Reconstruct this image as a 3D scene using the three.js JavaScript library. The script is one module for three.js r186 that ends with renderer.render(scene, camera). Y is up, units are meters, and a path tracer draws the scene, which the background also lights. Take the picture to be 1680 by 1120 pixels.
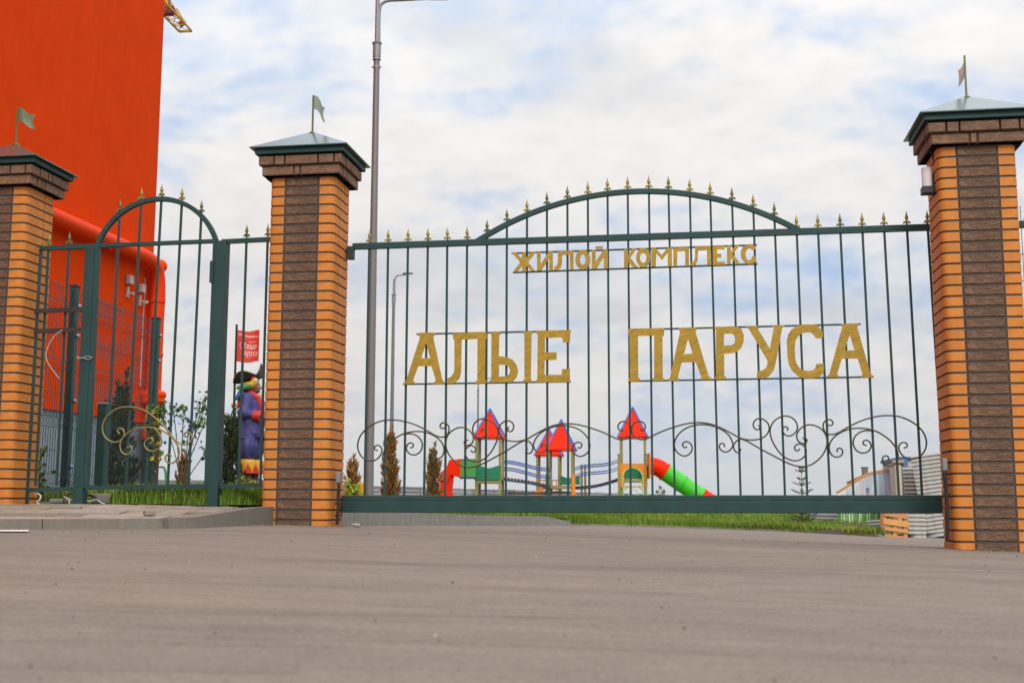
import * as THREE from 'three';
import { mergeGeometries, toCreasedNormals } from 'three/addons/utils/BufferGeometryUtils.js';
import { RoundedBoxGeometry } from 'three/addons/geometries/RoundedBoxGeometry.js';
import { MarchingCubes } from 'three/addons/objects/MarchingCubes.js';
import { ImprovedNoise } from 'three/addons/math/ImprovedNoise.js';

// ---------------------------------------------------------------- camera, sky, sun, exposure
const scene = new THREE.Scene();
const V3 = (x, y, z) => new THREE.Vector3(x, y, z);
const CY = 0.2, F = 1960, PITCH = Math.atan(266 / 1960), ROLL = 0.002;
const camera = new THREE.PerspectiveCamera(2 * Math.atan(560 / F) * 180 / Math.PI, 1680 / 1120, 0.05, 2000);
camera.position.set(0, CY, 0);
camera.rotation.order = 'YXZ';
camera.rotation.set(PITCH, 0, ROLL);
camera.updateMatrixWorld(true);
camera.focus = 9.2; camera.userData.fStop = 5.6;
scene.add(camera);
const renderer = new THREE.WebGLRenderer({ antialias: true });
renderer.toneMapping = THREE.LinearToneMapping;
renderer.toneMappingExposure = 1.05;
renderer.shadowMap.enabled = true;

const SUN = V3(0.07, 0.58, 0.81).normalize();
const noise = new ImprovedNoise();
function fbm(x, y, z, oct, gain = 0.5) {
  let a = 1, s = 0, n = 0;
  for (let i = 0; i < oct; i++) { s += a * noise.noise(x, y, z + i * 7.3); n += a; a *= gain; x *= 2.03; y *= 2.03; }
  return s / n;
}
const sstep = (a, b, x) => { const t = Math.min(1, Math.max(0, (x - a) / (b - a))); return t * t * (3 - 2 * t); };
const mix = (a, b, t) => a + (b - a) * t;
{ // a broken, thin overcast: white cloud sheet with faint grey bellies and pale blue gaps
  const W = 2048, H = 1024, data = new Float32Array(W * H * 4);
  for (let j = 0; j < H; j++) {
    const el = ((j + 0.5) / H - 0.5) * Math.PI, sy = Math.sin(el), cy = Math.cos(el);
    for (let i = 0; i < W; i++) {
      const az = ((i + 0.5) / W - 0.5) * 2 * Math.PI, dx = Math.cos(az) * cy, dz = Math.sin(az) * cy;
      const up = Math.max(0, sy), k = 1 / (up + 0.27);
      const px = dx * k * 1.7, pz = dz * k * 1.7;
      const w1 = fbm(px * 0.8 + 3.1, pz * 0.8 - 1.7, 4.2, 3), w2 = fbm(px * 0.8 - 8.2, pz * 0.8 + 5.5, 9.1, 3);
      const c = fbm(px * 0.9 + w1 * 1.1 + 1.7, pz * 1.2 + w2 * 1.1, 2.2, 5, 0.55);
      const d = fbm(px * 3.6 + w2 * 1.6 + 20, pz * 4.6 + w1 * 1.6, 6.4, 5, 0.6);
      const e = fbm(px * 11 + w1 * 4, pz * 14 + w2 * 4 + d, 3.4, 4, 0.6);
      const cover = sstep(-0.50, 0.12, 0.85 * c + 0.50 * d + 0.30 * e);
      const belly = sstep(0.02, 0.45, fbm(px * 1.1 + 40, pz * 1.5 + 11, 1.2, 4) + 0.30 * d) * cover;
      const bright = 0.60 + 0.56 * Math.pow(up, 1.15) + 0.62 * up * up * up;
      const g = Math.max(0, dx * SUN.x + sy * SUN.y + dz * SUN.z), glow = 1 + 0.5 * Math.pow(g, 5) + 0.15 * g * g;
      const hz = sstep(0.13, 0.0, up);
      let cr = mix(0.66, 1.14, cover), cg = mix(0.86, 1.11, cover), cb = mix(1.17, 1.09, cover);
      const m = 1 - 0.20 * belly + 0.10 * d + 0.09 * e;
      cr *= m * (1 - 0.05 * belly); cg *= m; cb *= m * (1 + 0.06 * belly);
      cr = mix(cr, 1.01, hz * 0.85); cg = mix(cg, 1.04, hz * 0.85); cb = mix(cb, 1.07, hz * 0.85);
      const L = bright * glow * (sy < 0 ? mix(1, 0.45, sstep(0, -0.2, sy)) : 1);
      const o = (j * W + i) * 4;
      data[o] = cr * L; data[o + 1] = cg * L; data[o + 2] = cb * L; data[o + 3] = 1;
    }
  }
  const sky = new THREE.DataTexture(data, W, H, THREE.RGBAFormat, THREE.FloatType);
  sky.mapping = THREE.EquirectangularReflectionMapping; sky.magFilter = THREE.LinearFilter; sky.minFilter = THREE.LinearFilter;
  sky.needsUpdate = true;
  scene.background = sky; scene.environment = sky;
  scene.backgroundIntensity = 1; scene.environmentIntensity = 1;
}
const sun = new THREE.DirectionalLight(new THREE.Color(1.0, 0.95, 0.86), 1.15);
sun.position.copy(SUN).multiplyScalar(60).add(V3(0, 0, -10)); sun.target.position.set(0, 0, -10);
sun.castShadow = true; sun.shadow.radius = 26; sun.shadow.mapSize.set(2048, 2048);
Object.assign(sun.shadow.camera, { left: -30, right: 30, top: 30, bottom: -30, near: 1, far: 160 });
scene.add(sun, sun.target);

// ---------------------------------------------------------------- helpers
let seed = 7;
const rnd = () => { seed = (seed * 1664525 + 1013904223) >>> 0; return seed / 4294967296; };
const rr = (a, b) => a + (b - a) * rnd();
const L3 = (r, g, b) => new THREE.Color().setRGB(r, g, b);
const hex = (h) => new THREE.Color(h);
// a pixel of the photograph at a horizontal distance d, as a point in metres
function P(u, v, d) {
  const q = V3((u - 840) / F, (560 - v) / F, -1).applyQuaternion(camera.quaternion);
  return q.multiplyScalar(d / -q.z).add(V3(0, CY, 0));
}
// height of the road surface: falls gently to the right and behind the gate
const roadY = (x, d) => -0.031 * Math.min(9, Math.max(-1.55, x)) - 0.185 * (1 - Math.exp(-Math.max(0, d - 8.4) / 7));
function PG(u, v) { let prev = 1e9; for (let d = 1; d < 45; d += 0.02) { const p = P(u, v, d), g = p.y - roadY(p.x, d); if (g <= 0 && prev > 0) return P(u, v, d); prev = g; } return P(u, v, 20); }
const used = {};
function numbered(name) { used[name] = (used[name] ?? -1) + 1; return used[name] ? name + '_' + String(used[name]).padStart(3, '0') : name; }
function mesh(name, geo, mat, parent, kind) {
  const m = new THREE.Mesh(geo, mat); m.name = name; m.castShadow = m.receiveShadow = true;
  if (kind) m.userData.kind = kind;
  parent.add(m); return m;
}
function thing(name, label, category, pos = [0, 0, 0], turn = 0, group) {
  const o = new THREE.Group(); o.name = numbered(name); o.position.set(...pos); o.rotation.y = turn;
  o.userData = { label, category }; if (group) o.userData.group = group;
  scene.add(o); o.updateMatrixWorld(true); return o;
}
function single(name, geo, mat, label, category, group) {
  const m = mesh(numbered(name), geo, mat, scene); m.userData = { label, category }; if (group) m.userData.group = group; return m;
}
function struct(name, geo, mat, parent = scene) {
  const m = mesh(parent === scene ? numbered(name) : name, geo, mat, parent); if (parent === scene) m.userData.kind = 'structure'; return m;
}
function flat(g) { const h = g.index ? g.toNonIndexed() : g; for (const k of Object.keys(h.attributes)) if (!['position', 'normal', 'uv', 'color'].includes(k)) h.deleteAttribute(k); return h; }
function merge(list) { return mergeGeometries(list.map(flat)); }
function box(w, h, d, x = 0, y = 0, z = 0) { const g = new THREE.BoxGeometry(w, h, d); g.translate(x, y, z); return metre(g); }
function rbox(w, h, d, x = 0, y = 0, z = 0, r = 0.004, s = 1) { const g = new RoundedBoxGeometry(w, h, d, s, Math.min(r, w / 2.1, h / 2.1, d / 2.1)); g.translate(x, y, z); return metre(g); }
// uv in metres by the face's dominant direction
function metre(g, ou = 0, ov = 0) {
  const n = flat(g), p = n.attributes.position, m = n.attributes.normal, uv = new Float32Array(p.count * 2);
  for (let i = 0; i < p.count; i++) {
    const ax = Math.abs(m.getX(i)), ay = Math.abs(m.getY(i)), az = Math.abs(m.getZ(i));
    let a, b; if (ay >= ax && ay >= az) { a = p.getX(i); b = p.getZ(i); } else if (ax >= az) { a = p.getZ(i); b = p.getY(i); } else { a = p.getX(i); b = p.getY(i); }
    uv[2 * i] = a + ou; uv[2 * i + 1] = b + ov;
  }
  n.setAttribute('uv', new THREE.BufferAttribute(uv, 2)); return n;
}
// a bar of section w (across) by h between two points
function bar(a, b, w, h = w, seg) {
  const d = b.clone().sub(a), len = d.length();
  const g = seg ? new THREE.CylinderGeometry(h / 2, w / 2, len, seg) : new THREE.BoxGeometry(w, len, h);
  g.applyQuaternion(new THREE.Quaternion().setFromUnitVectors(V3(0, 1, 0), d.normalize()));
  g.translate((a.x + b.x) / 2, (a.y + b.y) / 2, (a.z + b.z) / 2); return flat(g);
}
const tube = (pts, r, n, rad = 6, closed = false) => flat(new THREE.TubeGeometry(new THREE.CatmullRomCurve3(pts, closed, 'centripetal'), n ?? pts.length * 4, r, rad, closed));
function extrude(pts, depth, holes = [], bevel = 0) {
  const s = new THREE.Shape(pts.map(([x, y]) => new THREE.Vector2(x, y)));
  for (const h of holes) s.holes.push(new THREE.Path(h.map(([x, y]) => new THREE.Vector2(x, y))));
  return flat(new THREE.ExtrudeGeometry(s, { depth, bevelEnabled: bevel > 0, bevelThickness: bevel, bevelSize: bevel, bevelSegments: 1, steps: 1, curveSegments: 8 }));
}
// a grid of nu x nv cells from f(s, t) -> [x, y, z], uv from x and z in metres
function sheet(nu, nv, f, color) {
  const pos = [], uv = [], idx = [], col = [];
  for (let j = 0; j <= nv; j++) for (let i = 0; i <= nu; i++) { const p = f(i / nu, j / nv); pos.push(p[0], p[1], p[2]); uv.push(p[0], -p[2]); if (color) col.push(...color(p)); }
  for (let j = 0; j < nv; j++) for (let i = 0; i < nu; i++) { const a = j * (nu + 1) + i, b = a + 1, c = a + nu + 1, d = c + 1; idx.push(a, b, d, a, d, c); }
  const g = new THREE.BufferGeometry(); g.setAttribute('position', new THREE.Float32BufferAttribute(pos, 3)); g.setAttribute('uv', new THREE.Float32BufferAttribute(uv, 2));
  if (color) g.setAttribute('color', new THREE.Float32BufferAttribute(col, 3));
  g.setIndex(idx); g.computeVertexNormals(); return g;
}
// ---------------------------------------------------------------- textures
function canvasTex(w, h, draw, size = [1, 1], srgb = true) {
  const c = document.createElement('canvas'); c.width = w; c.height = h; draw(c.getContext('2d'), w, h);
  const t = new THREE.CanvasTexture(c); if (srgb) t.colorSpace = THREE.SRGBColorSpace;
  t.wrapS = t.wrapT = THREE.RepeatWrapping; t.repeat.set(1 / size[0], 1 / size[1]); t.anisotropy = 8; return t;
}
function dataTex(n, f, size = [1, 1], srgb = false) {
  const d = new Uint8Array(n * n * 4);
  for (let j = 0; j < n; j++) for (let i = 0; i < n; i++) { const c = f(i / n, j / n, i, j), o = (j * n + i) * 4; for (let k = 0; k < 3; k++) d[o + k] = Math.max(0, Math.min(255, 255 * (c.length ? c[k] : c))); d[o + 3] = 255; }
  const t = new THREE.DataTexture(d, n, n); t.magFilter = THREE.LinearFilter; t.minFilter = THREE.LinearMipmapLinearFilter; t.generateMipmaps = true;
  t.wrapS = t.wrapT = THREE.RepeatWrapping; t.repeat.set(1 / size[0], 1 / size[1]); if (srgb) t.colorSpace = THREE.SRGBColorSpace; t.needsUpdate = true; return t;
}
// tileable noise by blending four shifted copies
function tn(u, v, f, oct, z = 0, gain = 0.5) { const a = fbm(u * f, v * f, z, oct, gain), b = fbm((u - 1) * f, v * f, z, oct, gain), c = fbm(u * f, (v - 1) * f, z, oct, gain), d = fbm((u - 1) * f, (v - 1) * f, z, oct, gain); const s = mix(mix(a, b, u), mix(c, d, u), v); return s / Math.sqrt((u * u + (1 - u) * (1 - u)) * (v * v + (1 - v) * (1 - v))); }
const tone = (n, size, f, oct, lo, hi, z = 0) => dataTex(n, (u, v) => mix(lo, hi, 0.5 + 0.9 * tn(u, v, f, oct, z)), size, false);

const grain = new Float32Array(1024 * 1024); { const keep = seed; for (let i = 0; i < grain.length; i++) grain[i] = rnd(); seed = keep; }
const asphaltMap = canvasTex(2048, 2048, (x, w, h) => { // 6 m of dusty asphalt: grain, patches of dust, faint scuffs and tyre tracks
  const n = 256, low = new Float32Array(n * n), mid = new Float32Array(n * n); for (let j = 0; j < n; j++) for (let i = 0; i < n; i++) { low[j * n + i] = tn(i / n, j / n, 5, 4, 3.3); mid[j * n + i] = tn(i / n, j / n, 34, 2, 8.1); }
  const samp = (t, u, v) => { const a = Math.floor(u), b = Math.floor(v), f = u - a, g = v - b, q = (i, j) => t[((j + n) % n) * n + (i + n) % n]; return mix(mix(q(a, b), q(a + 1, b), f), mix(q(a, b + 1), q(a + 1, b + 1), f), g); };
  const im = x.createImageData(w, h), d = im.data;
  for (let j = 0; j < h; j++) for (let i = 0; i < w; i++) {
    const u = i * n / w, v = j * n / h, l = samp(low, u, v), m = samp(mid, u, v), g = grain[(j & 1023) * 1024 + (i & 1023)], g2 = grain[((j >> 1) + 311 & 1023) * 1024 + ((i >> 1) + 97 & 1023)];
    let k = 0.80 + 0.13 * l + 0.10 * m + 0.15 * (g - 0.5) + 0.20 * (g2 - 0.5); if (g2 > 0.975) k *= 0.66; else if (g2 < 0.016) k *= 1.2;
    k = Math.pow(Math.max(0.02, k), 0.4545); const o = (j * w + i) * 4; d[o] = 255 * k * 0.985; d[o + 1] = 255 * k * (0.985 - 0.008 * l); d[o + 2] = 255 * k * (0.99 - 0.03 * l); d[o + 3] = 255;
  }
  x.putImageData(im, 0, 0);
  const keep = seed; seed = 77;
  const stroke = (px, py, l, a, bend, lw, col) => { for (const ox of [0, -w, w]) for (const oy of [0, -h, h]) { x.strokeStyle = col; x.lineWidth = lw; x.beginPath(); x.moveTo(px + ox, py + oy); x.quadraticCurveTo(px + ox + l / 2 * Math.cos(a) - bend * Math.sin(a), py + oy + l / 2 * Math.sin(a) + bend * Math.cos(a), px + ox + l * Math.cos(a), py + oy + l * Math.sin(a)); x.stroke(); } };
  for (let i = 0; i < 900; i++) stroke(rr(0, w), rr(0, h), rr(60, 520), rr(-0.22, 0.22), rr(-26, 26), rr(1, 4), rnd() < 0.6 ? 'rgba(40,34,32,' + rr(0.05, 0.2).toFixed(3) + ')' : 'rgba(230,214,196,' + rr(0.04, 0.13).toFixed(3) + ')');
  for (let i = 0; i < 26; i++) { const px = rr(0, w), py = rr(0, h), l = rr(500, 1400), a = rr(-0.3, 0.3), b = rr(-160, 160); for (let k = 0; k < 9; k++) stroke(px + rr(-20, 20), py + k * 6 + rr(-2, 2), l * rr(0.8, 1), a, b, rr(1.5, 3.5), 'rgba(46,40,38,' + rr(0.05, 0.13).toFixed(3) + ')'); }
  for (let i = 0; i < 16; i++) { let px = rr(0, w), py = rr(0, h); for (let k = 0; k < 14; k++) { const a = rr(-0.5, 0.5), l = rr(12, 40); stroke(px, py, l, a, rr(-4, 4), 1.2, 'rgba(30,26,24,0.35)'); px += l * Math.cos(a); py += l * Math.sin(a); } }
  seed = keep;
}, [6, 6]);
const asphaltBump = dataTex(512, (u, v, i, j) => 0.5 + 0.25 * tn(u, v, 40, 3, 1.1) + 0.35 * (grain[j * 1024 + i] - 0.5), [0.7, 0.7]);
const fineBump = dataTex(512, (u, v, i, j) => 0.5 + 0.35 * tn(u, v, 60, 3, 5.1) + 0.2 * (grain[j * 1024 + i] - 0.5), [0.5, 0.5]);
const mottled = tone(512, [0.9, 0.9], 7, 5, 0.74, 1.12, 2.2);
const streaky = dataTex(512, (u, v) => 0.92 + 0.07 * tn(u, v * 0.12, 30, 4, 4.4) + 0.10 * tn(u, v, 5, 4, 7.7), [3, 3]);
const rockMap = dataTex(512, (u, v) => { const w = tn(u, v, 5, 4, 1.4), c = Math.abs(tn(u + 0.04 * w, v, 1, 1, 0)); const s = Math.abs(tn(u * 0.35 + w * 0.03, v + w * 0.05, 26, 3, 9.2)); const crack = sstep(0.30, 0.0, s) * sstep(-0.5, 0.1, tn(u, v, 9, 3, 3.9)); return [0.92 + 0.2 * w - 0.30 * crack, 0.92 + 0.2 * w - 0.30 * crack, 0.92 + 0.2 * w - 0.28 * crack]; }, [0.5, 0.34]);
const rockBump = dataTex(512, (u, v) => { const w = tn(u, v, 5, 4, 1.4); const s = Math.abs(tn(u * 0.35 + w * 0.03, v + w * 0.05, 26, 3, 9.2)); const crack = sstep(0.30, 0.0, s) * sstep(-0.5, 0.1, tn(u, v, 9, 3, 3.9)); return 0.6 + 0.3 * w - 0.45 * crack; }, [0.5, 0.34]);
const goldMap = canvasTex(512, 512, (x, w, h) => { x.fillStyle = '#a8841f'; x.fillRect(0, 0, w, h); const keep = seed; for (let i = 0; i < 900; i++) { const a = rr(-0.9, -0.2), px = rr(-60, w), py = rr(0, h + 40), l = rr(20, 90); x.strokeStyle = ['rgba(196,152,28,.30)', 'rgba(120,104,40,.34)', 'rgba(92,92,48,.26)', 'rgba(212,168,44,.26)', 'rgba(150,116,26,.3)'][i % 5]; x.lineWidth = rr(2, 11); x.beginPath(); x.moveTo(px, py); x.quadraticCurveTo(px + l * 0.5, py + a * l * 0.5 + rr(-8, 8), px + l, py + a * l); x.stroke(); } seed = keep; }, [0.42, 0.42]);
const concreteMap = dataTex(512, (u, v, i, j) => { const k = 0.86 + 0.2 * tn(u, v, 6, 5, 6.1) + 0.14 * tn(u, v * 0.25, 24, 3, 2.7) + 0.10 * (grain[j * 1024 + i] - 0.5); return [k, k * 0.99, k * 0.97]; }, [0.8, 0.8]);

// ---------------------------------------------------------------- materials
const std = (c, o = {}) => 'specularIntensity' in o ? new THREE.MeshPhysicalMaterial({ color: c, roughness: 0.75, ...o }) : new THREE.MeshStandardMaterial({ color: c, roughness: 0.75, ...o });
const M = {
  asphalt: std(L3(0.302, 0.254, 0.204), { specularIntensity: 0.35, map: asphaltMap, bumpMap: asphaltBump, bumpScale: 0.007, roughness: 0.95, vertexColors: true }),
  earth: std(L3(0.16, 0.12, 0.08), { map: mottled, roughness: 1 }),
  turf: std(L3(0.10, 0.15, 0.03), { map: mottled, roughness: 1 }),
  soil: std(L3(0.10, 0.066, 0.042), { map: mottled, bumpMap: fineBump, bumpScale: 0.03, roughness: 1 }),
  mortar: std(L3(0.075, 0.062, 0.055), { roughness: 0.95, bumpMap: fineBump, bumpScale: 0.002 }),
  kerb: std(L3(0.285, 0.27, 0.24), { map: concreteMap, bumpMap: fineBump, bumpScale: 0.004, roughness: 0.92 }),
  kerbDirtShade: std(L3(0.25, 0.225, 0.185), { map: concreteMap, bumpMap: fineBump, bumpScale: 0.008, roughness: 0.95 }),  // darker tone holds both the dirt and the shade on the kerb face
  concrete: std(L3(0.30, 0.28, 0.25), { map: concreteMap, bumpMap: fineBump, bumpScale: 0.004, roughness: 0.92 }),
  green: new THREE.MeshPhysicalMaterial({ color: L3(0.021, 0.062, 0.058), map: mottled, roughness: 0.5, specularIntensity: 0.6 }),
  capGreen: new THREE.MeshPhysicalMaterial({ color: L3(0.035, 0.095, 0.085), map: streaky, roughness: 0.28, clearcoat: 0.8, clearcoatRoughness: 0.22 }),
  spear: std(L3(0.30, 0.235, 0.045), { map: mottled, roughness: 0.42, metalness: 0.45 }),
  spearDark: std(L3(0.15, 0.145, 0.05), { map: mottled, roughness: 0.45, metalness: 0.4 }),
  gold: std(L3(1.0, 1.0, 0.9), { map: goldMap, roughness: 0.48, metalness: 0.15 }),
  goldEdge: std(L3(0.10, 0.075, 0.02), { roughness: 0.6 }),
  scroll: std(L3(0.070, 0.066, 0.028), { map: mottled, roughness: 0.45, metalness: 0.25 }),
  scrollGold: std(L3(0.26, 0.225, 0.07), { map: mottled, roughness: 0.45, metalness: 0.25 }),
  flag: std(L3(0.30, 0.33, 0.24), { map: streaky, roughness: 0.5, side: THREE.DoubleSide }), flagSkyLit: std(L3(0.74, 0.78, 0.74), { map: streaky, roughness: 0.5, side: THREE.DoubleSide }), flagDark: std(L3(0.15, 0.185, 0.095), { map: streaky, roughness: 0.5, side: THREE.DoubleSide }),  // right flag's lighter copy has the sky light on it put into the colour
  galv: std(L3(0.30, 0.31, 0.33), { map: streaky, roughness: 0.5, metalness: 0.35 }),
  galvDark: std(L3(0.23, 0.215, 0.21), { map: streaky, roughness: 0.55, metalness: 0.35 }),
  red: std(L3(0.80, 0.060, 0.003), { specularIntensity: 0.15, map: streaky, bumpMap: fineBump, bumpScale: 0.004, roughness: 0.9 }),
  redPipe: std(L3(0.82, 0.052, 0.002), { specularIntensity: 0.25, roughness: 0.5 }),
  plinth: std(L3(0.25, 0.29, 0.36), { map: streaky, bumpMap: fineBump, bumpScale: 0.003, roughness: 0.85 }),
  black: std(L3(0.014, 0.014, 0.016), { roughness: 0.5 }), grey: std(L3(0.23, 0.22, 0.22), { map: mottled, roughness: 0.6 }), white: std(L3(0.75, 0.74, 0.71), { map: mottled, roughness: 0.55 }),
  lampGrey: std(L3(0.50, 0.47, 0.45), { map: mottled, roughness: 0.6 }),
  rust: std(L3(0.055, 0.036, 0.03), { map: mottled, roughness: 0.75, metalness: 0.2 }),
  steelWire: std(L3(0.42, 0.41, 0.37), { roughness: 0.45, metalness: 0.4 }),
  leaf: std(L3(1, 1, 1), { vertexColors: true, side: THREE.DoubleSide, roughness: 0.85 }),
  bark: std(L3(0.11, 0.08, 0.055), { map: mottled, roughness: 0.95 }),
  pRed: std(L3(0.84, 0.022, 0.001), { specularIntensity: 0.2, roughness: 0.45 }), pBlue: std(L3(0.03, 0.09, 0.42), { roughness: 0.42 }), pNavy: std(L3(0.02, 0.032, 0.13), { roughness: 0.5 }), pOlive: std(L3(0.32, 0.27, 0.09), { map: mottled, roughness: 0.6 }),
  pGreen: std(L3(0.012, 0.20, 0.095), { roughness: 0.45 }), pBright: std(L3(0.05, 0.52, 0.02), { roughness: 0.36 }), pGrass: std(L3(0.05, 0.30, 0.045), { roughness: 0.45 }), pOrange: std(L3(0.88, 0.25, 0.012), { roughness: 0.45 }), pLime: std(L3(0.22, 0.55, 0.13), { roughness: 0.4 }), pPlank: std(L3(0.06, 0.04, 0.045), { map: mottled, roughness: 0.8 }),
  wood: std(L3(0.62, 0.30, 0.10), { map: streaky, roughness: 0.85 }), zinc: std(L3(0.40, 0.385, 0.35), { map: mottled, roughness: 0.5, metalness: 0.35, side: THREE.DoubleSide }), zincDark: std(L3(0.22, 0.22, 0.22), { map: streaky, roughness: 0.5, metalness: 0.4, side: THREE.DoubleSide }),
};
const brickMats = [0, 1, 2, 3, 4].map((i) => std(L3(0.63 + 0.008 * (i - 2), 0.226 + 0.004 * (i % 3 - 1), 0.042), { map: mottled, bumpMap: fineBump, bumpScale: 0.0012, specularIntensity: 0.5, roughness: 0.62 }));
const brownMats = [0, 1, 2].map((i) => std(L3(0.205 + 0.014 * (i - 1), 0.108 + 0.006 * (i - 1), 0.058), { map: rockMap, bumpMap: rockBump, bumpScale: 0.010, roughness: 0.72 }));
const corniceMats = [0, 1, 2].map((i) => std(L3(0.255 + 0.02 * (i - 1), 0.135 + 0.008 * (i - 1), 0.073), { map: rockMap, bumpMap: rockBump, bumpScale: 0.005, roughness: 0.72 }));  // lighter copies of the stripe browns, lifted against the shade under the eave
const paveMats = [[0.33, 0.28, 0.215], [0.30, 0.245, 0.185], [0.40, 0.345, 0.275], [0.245, 0.19, 0.145], [0.35, 0.315, 0.265]].map((c) => std(L3(...c), { map: concreteMap, bumpMap: fineBump, bumpScale: 0.003, roughness: 0.95 }));

// ---------------------------------------------------------------- ground, road, lawn, pavement
const YAW = -0.1525, E = V3(Math.cos(YAW), 0, -Math.sin(YAW)), N = V3(Math.sin(YAW), 0, Math.cos(YAW));   // along the gate, and out of it towards the street
struct('ground', sheet(60, 60, (s, t) => {
  const q = (w) => Math.sign(w) * (Math.abs(w) < 0.5 ? Math.abs(w) * 80 : 40 + (Math.abs(w) - 0.5) * 2 * 860);
  const x = q(s * 2 - 1), d = q(t * 2 - 1) + 10; return [x, (d > 40 || Math.abs(x) > 40 ? -0.34 : roadY(x, d) - 0.06), -d];
}), M.earth);
struct('asphalt_road', sheet(150, 170, (s, t) => { const x = -22 + 48 * s, d = t < 0.72 ? mix(-6, 12, t / 0.72) : mix(12, 34, (t - 0.72) / 0.28); return [x, roadY(x, d) + 0.004 * fbm(x * 0.6, d * 0.6, 1, 3), -d]; }, ([x, y, z]) => {
  const a = fbm(x * 0.35, -z * 0.9, 5.2, 4), b = fbm(x * 0.5 + z * 0.3, z * 3.4, 8.8, 4), c = fbm(x * 0.4 - z * 0.1, z * 7, 2.8, 3), R = Math.hypot(x + 2.2, -z - 13.5), q = (r0, w) => Math.exp(-(((R - r0) / w) ** 2)), tr = q(5.3, 0.07) + q(5.75, 0.07) + 0.7 * q(6.9, 0.1) + 0.7 * q(7.4, 0.09) + 0.6 * q(8.6, 0.12), k = 1 + 0.17 * a + 0.08 * b + 0.05 * c - 0.13 * tr * (0.6 + b); return [k, k * (1 - 0.03 * a), k * (1 - 0.06 * a)];
}), M.asphalt);

// plan lines as [x, d]: the near edge of the lawn, from the far left along the pavement's back, round the kerb behind the gate, then along the road
const kerbIn = [[-1.80, 9.35], [-1.78, 10.6], [-1.74, 12.2]].concat([[600, 13.8], [655, 15.0], [720, 16.5], [780, 18.1], [840, 19.8], [884, 21.0], [924, 22]].map(([u, d]) => { const p = P(u, 860, d); return [p.x, d]; }));
const edgeR = [[960, 862], [1100, 865.5], [1200, 868.5], [1300, 872.5], [1400, 877.5], [1450, 881]].map(([u, v]) => { const p = PG(u, v); return [p.x, -p.z]; }); edgeR.push([edgeR[5][0] + 0.25, edgeR[5][1] + 4.5], [15, 27]);
const lawnNear = [[-22, 9.5], [-12, 9.35], [-6, 9.3], [-3.9, 9.28], [-2.9, 9.2], [-2.1, 9.12]].concat(kerbIn, edgeR);
function along(line, t) { const k = t * (line.length - 1), i = Math.min(line.length - 2, Math.floor(k)), f = k - i; return line[i].map((a, c) => mix(a, line[i + 1][c], f)); }
const nearY = (x, d, t) => { const k = t * (lawnNear.length - 1); const r = roadY(x, d); return k < 5.5 ? mix(0.21, 0.19, k / 5.5) : k < 14.6 ? mix(0.19, r + 0.13, sstep(5.5, 9, k)) : mix(r + 0.13, r + 0.03, sstep(14.6, 15.3, k)); };
function lawnAt(s, t) {
  const n = along(lawnNear, s), f = [mix(-70, 75, Math.pow(s, 0.9)), 72], e = Math.pow(t, 1.8), x = mix(n[0], f[0], e), d = mix(n[1], f[1], e);
  const y0 = nearY(n[0], n[1], s), y1 = mix(0.24, -0.20, sstep(0.18, 0.75, s));
  return [x, mix(y0, y1, sstep(0, 0.5, t)) + 0.03 * fbm(x * 0.5, d * 0.5, 2, 2), -d];
}
struct('lawn', sheet(140, 60, lawnAt), M.turf);
const lawnGrid = []; for (let i = 0; i <= 160; i++) for (let j = 0; j <= 90; j++) lawnGrid.push(lawnAt(i / 160, 0.8 * j / 90));
const lawnY = (x, d) => { let b = 1e9, y = 0; for (const p of lawnGrid) { const q = (p[0] - x) ** 2 + (p[2] + d) ** 2; if (q < b) { b = q; y = p[1]; } } return y; };
// kerb stones: a rounded concrete section laid along a line, one mesh per stone
function kerbStone(parent, a, b, ya, yb, ha, hb, w = 0.15, side = 1, g = 0.010, mat = M.kerb) {
  const A = V3(a[0], ya, -a[1]), B = V3(b[0], yb, -b[1]), dir = B.clone().sub(A).setY(0).normalize(), out = V3(-dir.z, 0, dir.x).multiplyScalar(side);
  const rings = [[A.clone().addScaledVector(dir, g), ha], [B.clone().addScaledVector(dir, -g), hb]];
  const sec = (h) => [[0, -0.08], [0, h * 0.62], [0.010, h * 0.86], [0.034, h], [w, h], [w, -0.08]];
  const pos = [], idx = [];
  for (const [p, h] of rings) for (const [o, y] of sec(h)) pos.push(p.x - out.x * o, p.y + y, p.z - out.z * o);
  for (let i = 0; i < 6; i++) { const j = (i + 1) % 6; idx.push(i, j, 6 + j, i, 6 + j, 6 + i); }
  for (let i = 1; i < 5; i++) idx.push(0, i + 1, i, 6, 6 + i, 6 + i + 1);
  let geo = new THREE.BufferGeometry(); geo.setAttribute('position', new THREE.Float32BufferAttribute(pos, 3)); geo.setIndex(idx); geo = geo.toNonIndexed(); geo.computeVertexNormals();
  geo = metre(geo, rnd() * 3, rnd() * 3);
  return mesh('kerb_stone', geo, mat, parent);
}
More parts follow.
